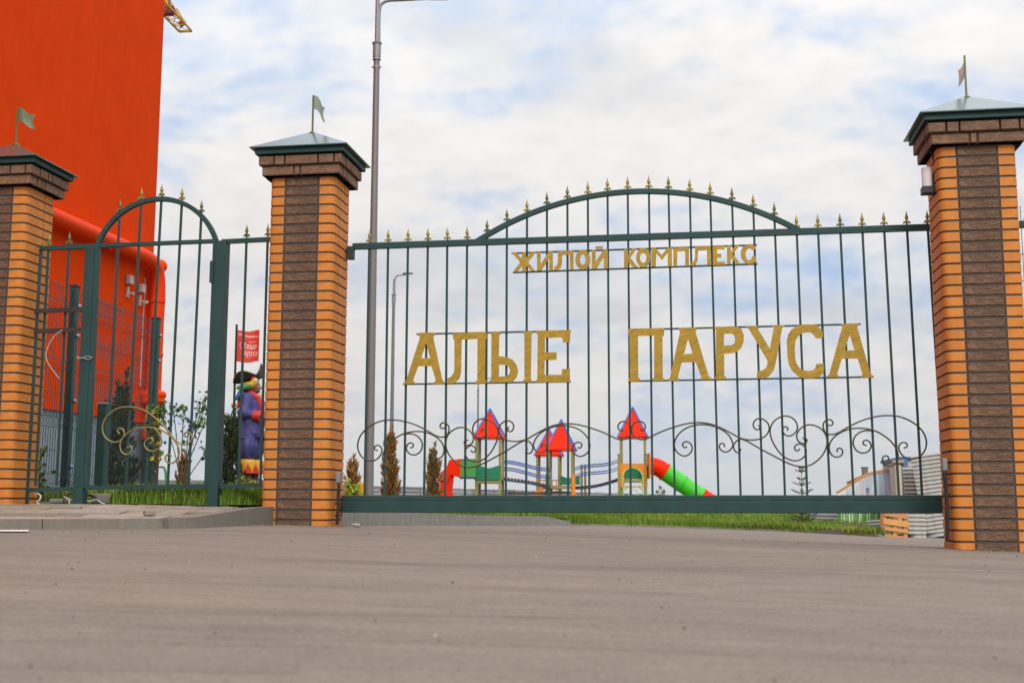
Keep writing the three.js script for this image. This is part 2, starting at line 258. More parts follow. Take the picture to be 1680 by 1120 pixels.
function kerbCurve(parent, pts, hs, w, mat) { // one bent stone swept along several points
  const sec = (h) => [[0, -0.08], [0, h * 0.55], [0.006, h * 0.76], [0.020, h * 0.93], [0.042, h], [w, h], [w, -0.08]], S = 7, pos = [], idx = [];
  const fine = new THREE.CatmullRomCurve3(pts.map(([x, d], i) => V3(x, hs[i], -d)), false, 'centripetal').getPoints(44);
  fine.forEach((p, i) => { const a = fine[Math.max(0, i - 1)], b = fine[Math.min(fine.length - 1, i + 1)], dir = b.clone().sub(a).setY(0).normalize(), out = V3(dir.z, 0, -dir.x), y = roadY(p.x, -p.z); for (const [o, h] of sec(p.y)) pos.push(p.x - out.x * o, y + h, p.z - out.z * o); });
  for (let r = 0; r < fine.length - 1; r++) for (let i = 0; i < S - 1; i++) { const a = r * S + i, b = a + 1, c = a + S, d = c + 1; idx.push(a, b, d, a, d, c); }
  for (let i = 1; i < S - 1; i++) { const e = (fine.length - 1) * S; idx.push(0, i + 1, i, e, e + i, e + i + 1); }
  let g = new THREE.BufferGeometry(); g.setAttribute('position', new THREE.Float32BufferAttribute(pos, 3)); g.setIndex(idx); return mesh('kerb_stone', metre(toCreasedNormals(g.toNonIndexed(), 0.6)), mat, parent);
}
const kerbs = new THREE.Group(); kerbs.name = 'kerb'; kerbs.userData.kind = 'structure'; scene.add(kerbs);
for (let i = 0; i < kerbIn.length - 1; i++) {
  const [a, b] = [kerbIn[i], kerbIn[i + 1]]; const n = Math.max(1, Math.round(Math.hypot(b[0] - a[0], b[1] - a[1])));
  for (let k = 0; k < n; k++) { const p = along([a, b], k / n), q = along([a, b], (k + 1) / n); const h = (z) => mix(0.17, 0.15, sstep(9, 20, z)); kerbStone(kerbs, p, q, roadY(...p), roadY(...q), h(p[1]), i === kerbIn.length - 2 && k === n - 1 ? 0.07 : h(q[1]), 0.15, -1); }
}
const lipK = new THREE.Group(); lipK.name = 'lawn_edging'; lipK.userData.kind = 'structure'; scene.add(lipK);
{ const pts = [kerbIn[kerbIn.length - 1], ...edgeR.slice(0, 6)]; for (let i = 0; i < pts.length - 1; i++) { const len = Math.hypot(pts[i + 1][0] - pts[i][0], pts[i + 1][1] - pts[i][1]), n = Math.max(1, Math.round(len)); for (let k = 0; k < n; k++) { const p = along([pts[i], pts[i + 1]], k / n), q = along([pts[i], pts[i + 1]], (k + 1) / n); kerbStone(lipK, p, q, roadY(...p), roadY(...q), 0.035 + rr(0, 0.012), 0.035 + rr(0, 0.012), 0.08, -1).name = 'edging_stone'; } } }
// street-side kerb of the pavement: low along the front, rising as it turns back to the pillar
const kerbOut = [[-9, 7.12], [-7.6, 7.12], [-6.2, 7.12], [-5.2, 7.13], [-4.2, 7.14], [-3.45, 7.15], [-2.72, 7.15], [-2.30, 7.16], [-2.16, 7.20], [-2.07, 7.32], [-2.02, 7.55], [-1.97, 8.0], [-1.93, 8.45], [-1.89, 8.86]];
const kOutH = (i) => [0.055, 0.055, 0.055, 0.055, 0.055, 0.058, 0.058, 0.060, 0.062, 0.067, 0.080, 0.102, 0.122, 0.138][i];
const outK = new THREE.Group(); outK.name = 'pavement_kerb'; outK.userData.kind = 'structure'; scene.add(outK);
for (let i = 0; i < 6; i++) kerbCurve(outK, [kerbOut[i], along([kerbOut[i], kerbOut[i + 1]], 0.994)], [kOutH(i), kOutH(i + 1)], 0.15, M.kerbDirtShade);
kerbCurve(outK, kerbOut.slice(6), kerbOut.slice(6).map((_, k) => kOutH(k + 6)), 0.15, M.kerbDirtShade);
// paving slabs between that kerb and the wicket
const paveY = (x, d) => { const r = roadY(x, d); return mix(r + 0.050 + 0.104 * sstep(7.2, 9.0, d), r + 0.056 + 0.074 * sstep(7.2, 8.9, d), sstep(-3.0, -2.1, x)); };
const pave = new THREE.Group(); pave.name = 'pavement'; pave.userData.kind = 'structure'; scene.add(pave);
mesh('bedding', sheet(40, 14, (s, t) => { const x = mix(-9, -1.96, s), d = mix(7.2, 9.32, t); return [x, paveY(x, d) - 0.022, -d]; }), M.soil, pave);
{
  const geos = [0, 1, 2, 3].map((k) => metre(rbox(0.392, 0.05, 0.192, 0, -0.025, 0, 0.006), k * 0.37, k * 0.71));
  for (let r = 0; r < 11; r++) for (let c = 0; c < 12; c++) {
    const cx = -2.16 - 0.4 * c - (r % 2) * 0.2, cd = 7.38 + 0.2 * r - cx * 0 ; const x = cx + 0.0, d = cd;
    if (x < -6.6) continue; if (x > -2.36 && d < 7.55) continue;
    const m = mesh('paving_stone', geos[Math.floor(rnd() * 4)], paveMats[Math.floor(rnd() * 5)], pave);
    const y = paveY(x, d), yx = paveY(x + 0.1, d) - y, yd = paveY(x, d + 0.1) - y;
    m.position.set(x, y + rr(-0.005, 0.006), -d); m.rotation.set(Math.atan(yd / 0.1) + rr(-0.008, 0.008), rr(-0.012, 0.012), Math.atan(yx / 0.1) + rr(-0.006, 0.006));
  }
}
// remnant of a white road marking at the left edge
struct('road_marking', sheet(10, 2, (s, t) => { const p = PG(mix(-160, 46, s), mix(873.4, 871.2, t) - s * 0.4 * t); return [p.x, p.y + 0.006, p.z]; }), std(L3(0.78, 0.77, 0.74), { map: mottled, roughness: 0.9 }));
// loose grit and pebbles on the road, too many to count
{
  const g = new THREE.IcosahedronGeometry(1, 0), n = 1500, im = new THREE.InstancedMesh(g, std(L3(1, 1, 1), { roughness: 0.95 }), n), m4 = new THREE.Matrix4(), q = new THREE.Quaternion(), c = new THREE.Color();
  for (let i = 0; i < n; i++) { let d = 1.2 + 10 * Math.pow(rnd(), 1.4), x = Math.max(d > 6.8 ? -1.7 : -9, rr(-0.55, 0.55) * (d + 1.5)); if (i > 520) { const w = i % 4, e = rnd(); if (w === 0) { x = mix(-1.87, -1.3, e) + rr(-0.02, 0.02); d = mix(8.84, 8.76, e) - Math.abs(rr(0, 0.07)) * rnd(); } else if (w === 1) { x = mix(2.88, 3.5, e); d = mix(7.87, 7.78, e) - 0.08 * rnd() * rnd(); } else if (w === 2) { x = rr(-7, -2.2); d = 7.11 - 0.12 * rnd() * rnd(); } else { const q = along(kerbIn.slice(3), e); x = q[0] + 0.06 * rnd(); d = q[1] - 0.25 * rnd() * rnd(); } }
    const s = (i < 22 ? rr(0.003, 0.007) : rr(0.0012, 0.004)) * (0.6 + d * 0.07); q.setFromEuler(new THREE.Euler(rnd() * 3, rnd() * 3, rnd() * 3)); m4.compose(V3(x, roadY(x, d) + s * 0.35, -d), q, V3(s * rr(0.8, 1.5), s * rr(0.5, 0.9), s)); im.setMatrixAt(i, m4); const k = rr(0.4, 1.5); im.setColorAt(i, rnd() < 0.5 ? c.setRGB(0.11 * k, 0.09 * k, 0.075 * k) : c.setRGB(0.30 * k, 0.24 * k, 0.17 * k)); }
  im.name = 'grit'; im.castShadow = im.receiveShadow = true; im.userData = { kind: 'stuff', label: 'loose grit and pebbles scattered over the dusty asphalt', category: 'grit' }; scene.add(im);
}
// grass: tufts of curved blades
function bladeTuft(n, h, spread, seedn) {
  const keep = seed; seed = seedn; const pos = [], col = [];
  for (let i = 0; i < n; i++) {
    const a = rnd() * 6.283, r = spread * Math.sqrt(rnd()), bx = Math.cos(a) * r, bz = Math.sin(a) * r, w = rr(0.0022, 0.004), H = h * rr(0.55, 1.15), la = rnd() * 6.283, l = H * rr(0.15, 0.6), dx = Math.cos(la), dz = Math.sin(la), wx = -dz * w, wz = dx * w, k = rr(0.7, 1.3), y = rnd() < 0.18 ? rr(0.3, 1) : 0;
    const c = [mix(0.115, 0.36, y) * k, mix(0.235, 0.30, y) * k, mix(0.020, 0.07, y) * k], A = [bx - wx, 0, bz - wz], B = [bx + wx, 0, bz + wz], C = [bx + dx * l * 0.35 - wx * 0.8, H * 0.6, bz + dz * l * 0.35 - wz * 0.8], D = [bx + dx * l * 0.35 + wx * 0.8, H * 0.6, bz + dz * l * 0.35 + wz * 0.8], T = [bx + dx * l, H, bz + dz * l];
    for (const t of [A, B, D, A, D, C, C, D, T]) { pos.push(...t); col.push(...c); }
  }
  seed = keep; const g = new THREE.BufferGeometry(); g.setAttribute('position', new THREE.Float32BufferAttribute(pos, 3)); g.setAttribute('color', new THREE.Float32BufferAttribute(col, 3)); g.computeVertexNormals(); return g;
}
function grassField(label, spots, h, spread) {
  const im = new THREE.InstancedMesh(bladeTuft(12, h, spread, 33), M.leaf, spots.length), m4 = new THREE.Matrix4(), q = new THREE.Quaternion(), c = new THREE.Color();
  spots.forEach(([x, y, z, s], i) => { q.setFromAxisAngle(V3(0, 1, 0), rnd() * 6.28); m4.compose(V3(x, y, z), q, V3(s, s * rr(0.7, 1.25), s)); im.setMatrixAt(i, m4); const k = rr(0.6, 1.3) * (1 + 0.6 * fbm(x * 0.9, z * 0.9, 1, 3)); im.setColorAt(i, c.setRGB(k * rr(0.9, 1.25), k, k * 0.9)); });
  im.name = numbered('grass'); im.castShadow = im.receiveShadow = true; im.userData = { kind: 'stuff', label, category: 'grass' }; scene.add(im);
}
{
  const a = [], b = [];
  while (a.length < 10000) { const s = rr(0.17, 0.36), t = 0.32 * Math.pow(rnd(), 1.2); const p = lawnAt(s, t); if (p[0] < -5.2 || p[0] > -1.95) continue; a.push([p[0], p[1] - 0.004, p[2], rr(0.8, 1.25)]); }
  while (b.length < 22000) { const s = rr(0.40, 0.925), t = 0.002 + 0.62 * Math.pow(rnd(), 1.9); const p = lawnAt(s, t); if (p[0] > 15 || p[0] > -p[2] * 0.305 || -p[2] > 50 || s > 0.92 && t < 0.12) continue; b.push([p[0], p[1] - 0.004, p[2], rr(0.8, 1.3) * (1 + -p[2] * 0.012)]); }
  grassField('tall green grass growing behind the wicket and the pavement', a, 0.115, 0.05);
  grassField('green lawn grass growing beyond the kerb behind the sliding gate', b, 0.085, 0.07);
}
// ---------------------------------------------------------------- brick pillars
const PW = 0.512, PD = 0.42, CH = 0.0735, BH = 0.0595;
const cornerGeos = {};
function cornerGeo(sx, sz, k) { // an L-shaped corner brick with a rounded arris, laid round the corner (sx, sz)
  const key = [sx, sz, k].join(); if (cornerGeos[key]) return cornerGeos[key];
  const front = 0.118, side = sz > 0 ? 0.250 : 0.160, r = 0.048, t = 0.056, pts = [[-front, -t], [-front, 0]];
  for (let i = 0; i <= 5; i++) { const a = Math.PI / 2 * (1 - i / 5); pts.push([-r + r * Math.cos(a), -r + r * Math.sin(a)]); }
  pts.push([0, -side], [-t, -side], [-t, -t]);
  let q = pts.map(([x, y]) => [sx * (PW / 2 + x), sz * (PD / 2 + y)]); if (sx * sz < 0) q.reverse();
  const g = extrude(q, BH); g.rotateX(Math.PI / 2); g.translate(0, BH, 0);
  return (cornerGeos[key] = metre(toCreasedNormals(g, 0.5), k * 0.31, k * 0.57));
}
const brownGeos = [0, 1, 2, 3, 4, 5].map((k) => metre(rbox(0.252, BH, 0.05, 0, BH / 2, PD / 2 - 0.025, 0.003), k * 0.17, k * 0.113));
const pyramid = (w, d, rise, t) => { // a low hipped sheet roof with a turned-down lip
  const pos = []; const c = [[-w, -d], [w, -d], [w, d], [-w, d]].map(([x, z]) => [x / 2, z / 2]);
  for (let i = 0; i < 4; i++) { const [a, b] = [c[i], c[(i + 1) % 4]]; pos.push(b[0], t, b[1], a[0], t, a[1], 0, t + rise, 0, a[0], 0, a[1], a[0], t, a[1], b[0], t, b[1], a[0], 0, a[1], b[0], t, b[1], b[0], 0, b[1]); }
  pos.push(c[0][0], 0, c[0][1], c[1][0], 0, c[1][1], c[2][0], 0, c[2][1], c[0][0], 0, c[0][1], c[2][0], 0, c[2][1], c[3][0], 0, c[3][1]);
  const g = new THREE.BufferGeometry(); g.setAttribute('position', new THREE.Float32BufferAttribute(pos, 3)); g.computeVertexNormals(); return metre(g);
};
const flagGeo = (() => { // a stiff sheet-metal pennant cut with a swallow tail, bent in one slow wave
  const top = (s) => 0.215 - 0.050 * sstep(0, 0.75, s) + 0.008 * Math.sin(s * 6), bot = (s) => 0.105 - 0.062 * sstep(0, 0.9, s) + 0.006 * Math.sin(s * 6), tail = (t) => 0.145 - 0.024 * Math.sin(Math.PI * t) + 0.004 * (1 - t), th = 0.003;
  return sheet(12, 8, (s, t) => { const x = s * tail(t), y = mix(bot(s), top(s), t); return [x + 0.006, y, 0.012 * Math.sin(s * 5)]; });
})();
function pillar(corner, isRight, base, n, label, flagTurn, flagMat) {
  // corner: the foot of its front left (or right) edge as a ground point
  const c = V3(corner.x, 0, corner.z).addScaledVector(E, (isRight ? -1 : 1) * PW / 2).addScaledVector(N, -PD / 2);
  const t = thing('gate_pillar', label, 'pillar', [c.x, base, c.z], YAW);
  const cw = PW / 2 - 0.006, cd = PD / 2 - 0.006, core = []; for (const [sx, sz, a0] of [[1, 1, 0], [-1, 1, 1], [-1, -1, 2], [1, -1, 3]]) for (let i = 0; i <= 4; i++) { const a = (a0 + i / 4) * Math.PI / 2; core.push([sx * (cw - 0.046) + 0.046 * Math.cos(a), sz * (cd - 0.046) + 0.046 * Math.sin(a)]); }
  mesh('mortar_core', metre(extrude(core, n * CH).rotateX(-Math.PI / 2)), M.mortar, t);
  for (let i = 0; i < n; i++) {
    const y = i * CH + 0.004;
    for (const sx of [-1, 1]) for (const sz of [1, -1]) { const m = mesh('brick', cornerGeo(sx, sz, Math.floor(rnd() * 3)), brickMats[Math.floor(rnd() * 5)], t); m.position.set(rr(-0.0008, 0.0008), y, rr(-0.0008, 0.0008)); }
    for (const r of [0, Math.PI]) { const m = mesh('brown_brick', brownGeos[Math.floor(rnd() * 6)], brownMats[Math.floor(rnd() * 3)], t); m.position.y = y; m.rotation.y = r; }
  }
  let y = n * CH + 0.002;
  mesh('cornice_core', box(PW + 0.076, 0.158, PD + 0.076, 0, y + 0.079, 0), M.mortar, t);
  for (const [row, over] of [[0, 0.050], [1, 0.072]]) {
    const w = PW + 2 * over, d = PD + 2 * over, h = 0.069, yy = y + row * 0.077 + h / 2;
    const cuts = (L, pat) => { const out = []; let x = -L / 2; for (let k = 0; x < L / 2 - 1e-6; k++) { const l = Math.min(pat[k % pat.length], L / 2 - x); out.push([x + l / 2, l - 0.009]); x += l; } return out; };
    for (const sz of [1, -1]) for (const [x, l] of cuts(w, row ? [0.125, 0.085, 0.26] : [0.255, 0.05, 0.31])) { const m = mesh('cornice_brick', metre(rbox(l, h, over + 0.05, x, yy, sz * (d / 2 - (over + 0.05) / 2), 0.005), rnd(), rnd()), corniceMats[Math.floor(rnd() * 3)], t); }
    for (const sx of [1, -1]) for (const [z, l] of cuts(d - 2 * over - 0.104, row ? [0.14, 0.06, 0.2] : [0.2, 0.05, 0.2])) mesh('cornice_brick', metre(rbox(over + 0.05, h, l, sx * (w / 2 - (over + 0.05) / 2), yy, z, 0.005), rnd(), rnd()), corniceMats[Math.floor(rnd() * 3)], t);
  }
  y += 0.156;
  const fw = PW + 0.185, fd = PD + 0.185;
  mesh('fascia', merge([rbox(fw, 0.042, 0.012, 0, y + 0.023, fd / 2 - 0.006), rbox(fw, 0.042, 0.012, 0, y + 0.023, -fd / 2 + 0.006), rbox(0.012, 0.042, fd - 0.026, fw / 2 - 0.006, y + 0.023, 0), rbox(0.012, 0.042, fd - 0.026, -fw / 2 + 0.006, y + 0.023, 0), box(fw - 0.03, 0.004, fd - 0.03, 0, y + 0.006, 0)]), M.green, t);
  const roof = mesh('cap_roof', pyramid(PW + 0.25, PD + 0.25, 0.205, 0.007), M.capGreen, t); roof.position.y = y + 0.045;
  const ay = y + 0.045 + 0.207, fp = mesh('flagpole', merge([rbox(0.013, 0.30, 0.013, 0, ay + 0.15, 0, 0.002), flat(new THREE.CylinderGeometry(0.012, 0.040, 0.022, 8).translate(0, ay - 0.004, 0))].map((g) => metre(g))), M.spearDark, t);
  const fl = mesh('flag', flagGeo, flagMat, fp); fl.position.y = ay + 0.085; fl.rotation.y = flagTurn - YAW;
  return t;
}
{
  const a = P(425.5, 861, 8.84), b = P(1569, 898, 7.86), c = P(15, 824, 9.10);
  pillar(a, false, a.y - 0.034, 36, 'brick pillar with dark brown centre stripe between the wicket and the sliding gate', 0.98, M.flag);
  pillar(b, false, b.y - 0.034, 37, 'brick pillar at the far right of the gate, with a warning lamp on its side', 1.45, M.flagSkyLit);
  pillar(c, true, c.y - 0.04, 34, 'brick pillar at the left edge, standing on the pavement before the red building', -0.12, M.flagDark);
}
// ---------------------------------------------------------------- plane of the gate: pixels of the photograph turned into metres along (s) and up (h)
function plane(u0, d0) {
  const O = P(u0, 826, d0).setY(0);
  return { O, at(u, v) { const q = P(u, v, 1).sub(V3(0, CY, 0)), k = (O.clone().sub(V3(0, CY, 0)).dot(N)) / q.dot(N), p = q.multiplyScalar(k).add(V3(0, CY, 0)); return [p.clone().sub(O).dot(E), p.y]; } };
}
const PG1 = plane(580, 9.10), PW1 = plane(443, 9.03);
const at3 = (pl, u, v, n = 0) => { const [s, h] = pl.at(u, v); return V3(s, h, n); };
// spearhead: a waisted four-sided point over four curled leaves
const spearGeo = (() => {
  const prof = [[0.006, -0.012], [0.006, 0.008], [0.012, 0.018], [0.006, 0.028], [0.009, 0.040], [0.0155, 0.052], [0.010, 0.068], [0.005, 0.086], [0.0006, 0.106]].map(([r, y]) => new THREE.Vector2(r, y));
  const list = [flat(new THREE.LatheGeometry(prof, 6).scale(1, 1, 0.7))];
  for (let k = 0; k < 4; k++) { const g = merge([bar(V3(0.006, 0.026, 0), V3(0.019, 0.024, 0), 0.009, 0.007), bar(V3(0.018, 0.025, 0), V3(0.026, 0.010, 0), 0.008, 0.006), bar(V3(0.006, 0.012, 0), V3(0.020, 0.016, 0), 0.006, 0.005)]); g.rotateY(k * Math.PI / 2); list.push(g); }
  return metre(merge(list));
})();
function spear(parent, x, y, z = 0) { const m = mesh('spearhead', spearGeo, rnd() < 0.6 ? M.spear : M.spearDark, parent); m.position.set(x, y, z); m.rotation.y = rr(-0.15, 0.15); return m; }
function latheBar(parent, a, b, w = 0.0155) { return mesh('bar', metre(bar(a, b, w), rnd(), rnd()), M.green, parent); }
function spline(pl, pts, ox, oy, k, n, mirror) { const q = pts.map(([x, y]) => { const [s, h] = pl.at(ox + x / k, oy + y / k); return V3(mirror === undefined ? s : 2 * mirror - s, h, n); }); return q; }
function arcThrough(a, b, c) { const ax = a[0], ay = a[1], bx = b[0], by = b[1], cx = c[0], cy = c[1], d = 2 * (ax * (by - cy) + bx * (cy - ay) + cx * (ay - by)); const x = ((ax * ax + ay * ay) * (by - cy) + (bx * bx + by * by) * (cy - ay) + (cx * cx + cy * cy) * (ay - by)) / d, y = ((ax * ax + ay * ay) * (cx - bx) + (bx * bx + by * by) * (ax - cx) + (cx * cx + cy * cy) * (bx - ax)) / d; return [x, y, Math.hypot(ax - x, ay - y)]; }
function arcBand(x, y, r, a0, a1, t, depth, n = 40) { const p = []; for (let i = 0; i <= n; i++) { const a = mix(a0, a1, i / n); p.push([x + (r + t / 2) * Math.cos(a), y + (r + t / 2) * Math.sin(a)]); } for (let i = n; i >= 0; i--) { const a = mix(a0, a1, i / n); p.push([x + (r - t / 2) * Math.cos(a), y + (r - t / 2) * Math.sin(a)]); } const g = extrude(p, depth - 0.004, [], 0.002); g.translate(0, 0, -depth / 2 + 0.002); return metre(g); }

// ---------------------------------------------------------------- the sliding gate
{
  const pl = PG1, g = thing('sliding_gate', 'dark green sliding gate of upright bars with gold letters and scrollwork between the two pillars', 'gate', [pl.O.x, 0, pl.O.z], YAW);
  const A = (u, v, n) => at3(pl, u, v, n);
  const rl = A(579, 404.5), rrt = A(1523, 373); const slope = (rrt.y - rl.y) / (rrt.x - rl.x);
  const tailS = 5.35, tr = V3(tailS, rl.y + slope * (tailS - rl.x), 0);
  mesh('top_rail', metre(bar(rl, tr, 0.045, 0.042)), M.green, g);
  { const b = A(578, 415); mesh('end_bracket', rbox(0.05, 0.10, 0.06, b.x - 0.012, b.y, 0), M.green, g); }
  const b0 = A(562, 813.2), b1 = A(1546, 812.8), bs = (b1.y - b0.y) / (b1.x - b0.x), by = (s) => b0.y + bs * (s - b0.x);
  const beam = (y0, y1, dep) => { const m = rbox(tailS - b0.x, y1 - y0, dep, (tailS + b0.x) / 2, 0, 0, 0.006, 2); m.rotateZ(Math.atan(bs)); m.translate(0, by((tailS + b0.x) / 2) + (y0 + y1) / 2 - bs * 0, 0); return metre(m); };
  mesh('bottom_beam', beam(-0.040, 0, 0.06), M.green, g);
  mesh('carrier_rail', beam(-0.128, -0.040, 0.085), M.green, g);
  { const arr = []; for (let s = b0.x + 0.35; s < tailS; s += 0.56) arr.push(rbox(0.05, 0.006, 0.006, s, by(s) - 0.037, 0.0325, 0.002)); mesh('weld_seam', merge(arr), M.green, g); }
  // the arch
  const [cx, cy, R] = arcThrough(pl.at(778, 399), pl.at(1045, 314), pl.at(1311, 378)), e0 = pl.at(778, 399), e1 = pl.at(1311, 378);
  const a0 = Math.atan2(e0[1] - cy, e0[0] - cx), a1 = Math.atan2(e1[1] - cy, e1[0] - cx);
  mesh('arch', arcBand(cx, cy, R, a0, a1, 0.034, 0.038), M.green, g);
  const topU = [605.7, 636.5, 669.1, 701.7, 733.6, 766.2, 798.9, 831.5, 864.5, 897.5, 931.2, 965, 997.6, 1031, 1066, 1099, 1134, 1168, 1203.7, 1238.5, 1273, 1308.7, 1344, 1380.7, 1417, 1453, 1490.6, 1525, 1565, 1605, 1645, 1690];
  const botU = [597.8, 630.6, 663, 695.6, 730.2, 762.7, 796.8, 829.9, 863.3, 898.3, 932.3, 967, 1000.7, 1035, 1070.8, 1107.3, 1142.5, 1179, 1215.4, 1251.8, 1288.3, 1325, 1362.3, 1400.8, 1437.2, 1475.3, 1513.4, 1551, 1592, 1633, 1674, 1720];
  topU.forEach((u, i) => {
    const b = A(botU[i], 812), q = A(u, 409), rail = rl.y + slope * (q.x - rl.x), dx = (q.x - b.x) / (q.y - b.y);
    const inArch = q.x > e0[0] + 0.02 && q.x < e1[0] - 0.02, arcY = cy + Math.sqrt(R * R - (q.x - cx) ** 2);
    const m = latheBar(g, V3(b.x, by(b.x) - 0.003, 0), V3(b.x + dx * ((inArch ? arcY : rail) - b.y), (inArch ? arcY - 0.01 : rail), 0));
    spear(m, b.x + dx * ((inArch ? arcY : rail) - b.y), (inArch ? arcY + 0.019 : rail + 0.024));
  });
  // thin rails that carry the letters
  const thin = (u0, v0, u1, v1) => mesh('letter_rail', metre(bar(A(u0, v0, 0.014), A(u1, v1, 0.014), 0.012)), M.green, g);
  thin(840, 416, 1242, 402.5); thin(842, 447.5, 1243, 433.5); thin(684, 548.5, 937, 543); thin(662, 630.5, 937, 626.3); thin(1031, 541.5, 1412, 532); thin(1031, 625.5, 1433, 618.5);
  // letters cut from sheet, painted gold with a brush; outlines are [x, y] at k times the photograph's pixels from (ox, oy)
  const letter = (ox, oy, k, pts, hole) => {
    const f = (q) => q.map(([x, y]) => pl.at(ox + x / k, oy + y / k));
    let o = f(pts), h = hole ? [f(hole)] : [];
    const geo = extrude(o, 0.005, h); geo.translate(0, 0, 0.021); geo.computeVertexNormals();
    return mesh('letter', metre(geo, rnd(), rnd()), M.gold, g);
  };
  const ell = (x, y, a, b, n = 26, dir = 1) => Array.from({ length: n }, (_, i) => [x + a * Math.cos(dir * i * 6.2832 / n), y + b * Math.sin(dir * i * 6.2832 / n)]);
  let o = [650, 530, 5.6];
  letter(...o, [[75, 565], [80, 545], [98, 530], [225, 130], [208, 118], [208, 96], [225, 90], [350, 90], [362, 100], [358, 122], [345, 128], [430, 525], [448, 545], [448, 562], [350, 562], [352, 545], [370, 530], [330, 398], [208, 398], [160, 528], [175, 540], [172, 560]], [[282, 185], [235, 325], [318, 325]]);
  letter(...o, [[527, 95], [838, 85], [838, 150], [826, 153], [822, 520], [835, 535], [832, 555], [735, 555], [735, 537], [750, 528], [752, 150], [607, 155], [602, 450], [588, 508], [548, 550], [512, 557], [480, 556], [475, 512], [508, 495], [532, 462], [540, 430], [540, 156], [528, 155]]);
  letter(...o, [[865, 85], [968, 82], [970, 102], [952, 112], [948, 308], [1010, 312], [1070, 335], [1110, 385], [1125, 440], [1112, 500], [1070, 545], [860, 550], [858, 531], [877, 525], [880, 110], [865, 100]], [[950, 385], [948, 493], [1010, 492], [1045, 470], [1052, 432], [1036, 402], [1005, 386]]);
  letter(...o, [[1172, 80], [1260, 76], [1260, 98], [1248, 108], [1242, 520], [1258, 532], [1255, 546], [1165, 547], [1165, 530], [1182, 520], [1182, 108], [1172, 98]]);
  letter(...o, [[1288, 76], [1605, 66], [1600, 180], [1535, 182], [1528, 135], [1370, 140], [1370, 272], [1478, 270], [1478, 340], [1368, 345], [1366, 478], [1525, 476], [1525, 425], [1600, 422], [1600, 545], [1282, 547], [1282, 530], [1300, 520], [1305, 108], [1288, 98]]);
  o = [1020, 520, 7.636];
  letter(...o, [[82, 152], [535, 142], [532, 242], [515, 244], [518, 762], [538, 772], [540, 800], [385, 805], [388, 775], [410, 765], [410, 238], [208, 242], [212, 762], [235, 775], [232, 805], [85, 812], [88, 780], [105, 765], [100, 242], [85, 240]]);
  letter(...o, [[582, 805], [585, 780], [605, 770], [735, 182], [718, 175], [718, 140], [945, 134], [938, 178], [925, 185], [1095, 752], [1128, 765], [1128, 787], [985, 792], [985, 768], [1000, 757], [930, 570], [755, 572], [705, 762], [722, 772], [722, 802]], [[833, 280], [783, 470], [890, 462]]);
  letter(...o, [[1155, 130], [1440, 125], [1500, 150], [1532, 230], [1530, 310], [1500, 390], [1440, 445], [1360, 460], [1285, 466], [1288, 745], [1315, 755], [1312, 782], [1168, 788], [1168, 757], [1182, 748], [1182, 160], [1160, 158]], [[1285, 215], [1282, 360], [1380, 358], [1415, 325], [1422, 270], [1405, 228], [1370, 212]]);
  o = [1220, 520, 7.636];
  letter(...o, [[28, 122], [178, 112], [178, 150], [330, 400], [378, 135], [360, 128], [360, 108], [515, 106], [510, 128], [485, 138], [400, 600], [375, 680], [310, 755], [240, 775], [168, 772], [168, 685], [240, 670], [280, 640], [300, 590], [298, 545], [60, 145], [32, 140]]);
  letter(...o, [[990, 270], [905, 270], [880, 235], [850, 202], [800, 195], [740, 205], [680, 250], [650, 310], [640, 400], [645, 510], [665, 590], [700, 640], [750, 670], [810, 682], [870, 670], [900, 640], [908, 590], [1008, 588], [1008, 660], [985, 725], [930, 762], [840, 775], [760, 772], [680, 745], [610, 680], [565, 600], [548, 480], [540, 300], [560, 220], [600, 160], [660, 120], [740, 100], [830, 96], [920, 108], [965, 150], [995, 200]]);
  letter(...o, [[1045, 760], [1048, 738], [1070, 725], [1235, 125], [1218, 115], [1218, 90], [1440, 84], [1442, 110], [1420, 125], [1590, 720], [1618, 735], [1615, 762], [1468, 762], [1470, 735], [1490, 725], [1428, 525], [1230, 525], [1170, 720], [1190, 735], [1188, 760]], [[1328, 225], [1265, 425], [1388, 420]]);
  o = [830, 390, 7.636];
  letter(...o, [[78, 192], [140, 190], [205, 270], [205, 190], [255, 186], [258, 260], [325, 186], [385, 184], [285, 310], [370, 420], [325, 425], [260, 355], [262, 432], [210, 434], [210, 362], [150, 432], [92, 440], [185, 316]]);
  letter(...o, [[395, 188], [440, 186], [442, 340], [540, 182], [592, 180], [595, 415], [548, 420], [545, 265], [450, 418], [395, 422]]);
  letter(...o, [[645, 176], [852, 168], [852, 405], [808, 410], [805, 220], [712, 222], [708, 330], [690, 388], [650, 412], [608, 412], [610, 370], [640, 360], [655, 320], [658, 182]]);
  letter(...o, ell(968, 282, 95, 125), ell(968, 283, 34, 65, 20));
  letter(...o, [[1080, 158], [1128, 156], [1130, 310], [1225, 156], [1280, 154], [1282, 392], [1232, 396], [1230, 245], [1140, 396], [1080, 400]]);
  letter(...o, [[1125, 118], [1220, 112], [1220, 145], [1125, 148]]);
  o = [1010, 390, 7.0];
  letter(...o, [[100, 138], [145, 135], [150, 210], [195, 130], [248, 128], [170, 238], [260, 345], [205, 352], [150, 285], [145, 352], [100, 354]]);
  letter(...o, ell(320, 236, 82, 114), ell(320, 238, 37, 57, 20));
  letter(...o, [[412, 130], [460, 122], [532, 205], [598, 120], [650, 118], [650, 335], [602, 340], [600, 180], [535, 262], [470, 185], [465, 335], [412, 340]]);
  letter(...o, [[665, 120], [845, 112], [845, 330], [802, 332], [800, 160], [712, 162], [708, 335], [665, 338]]);
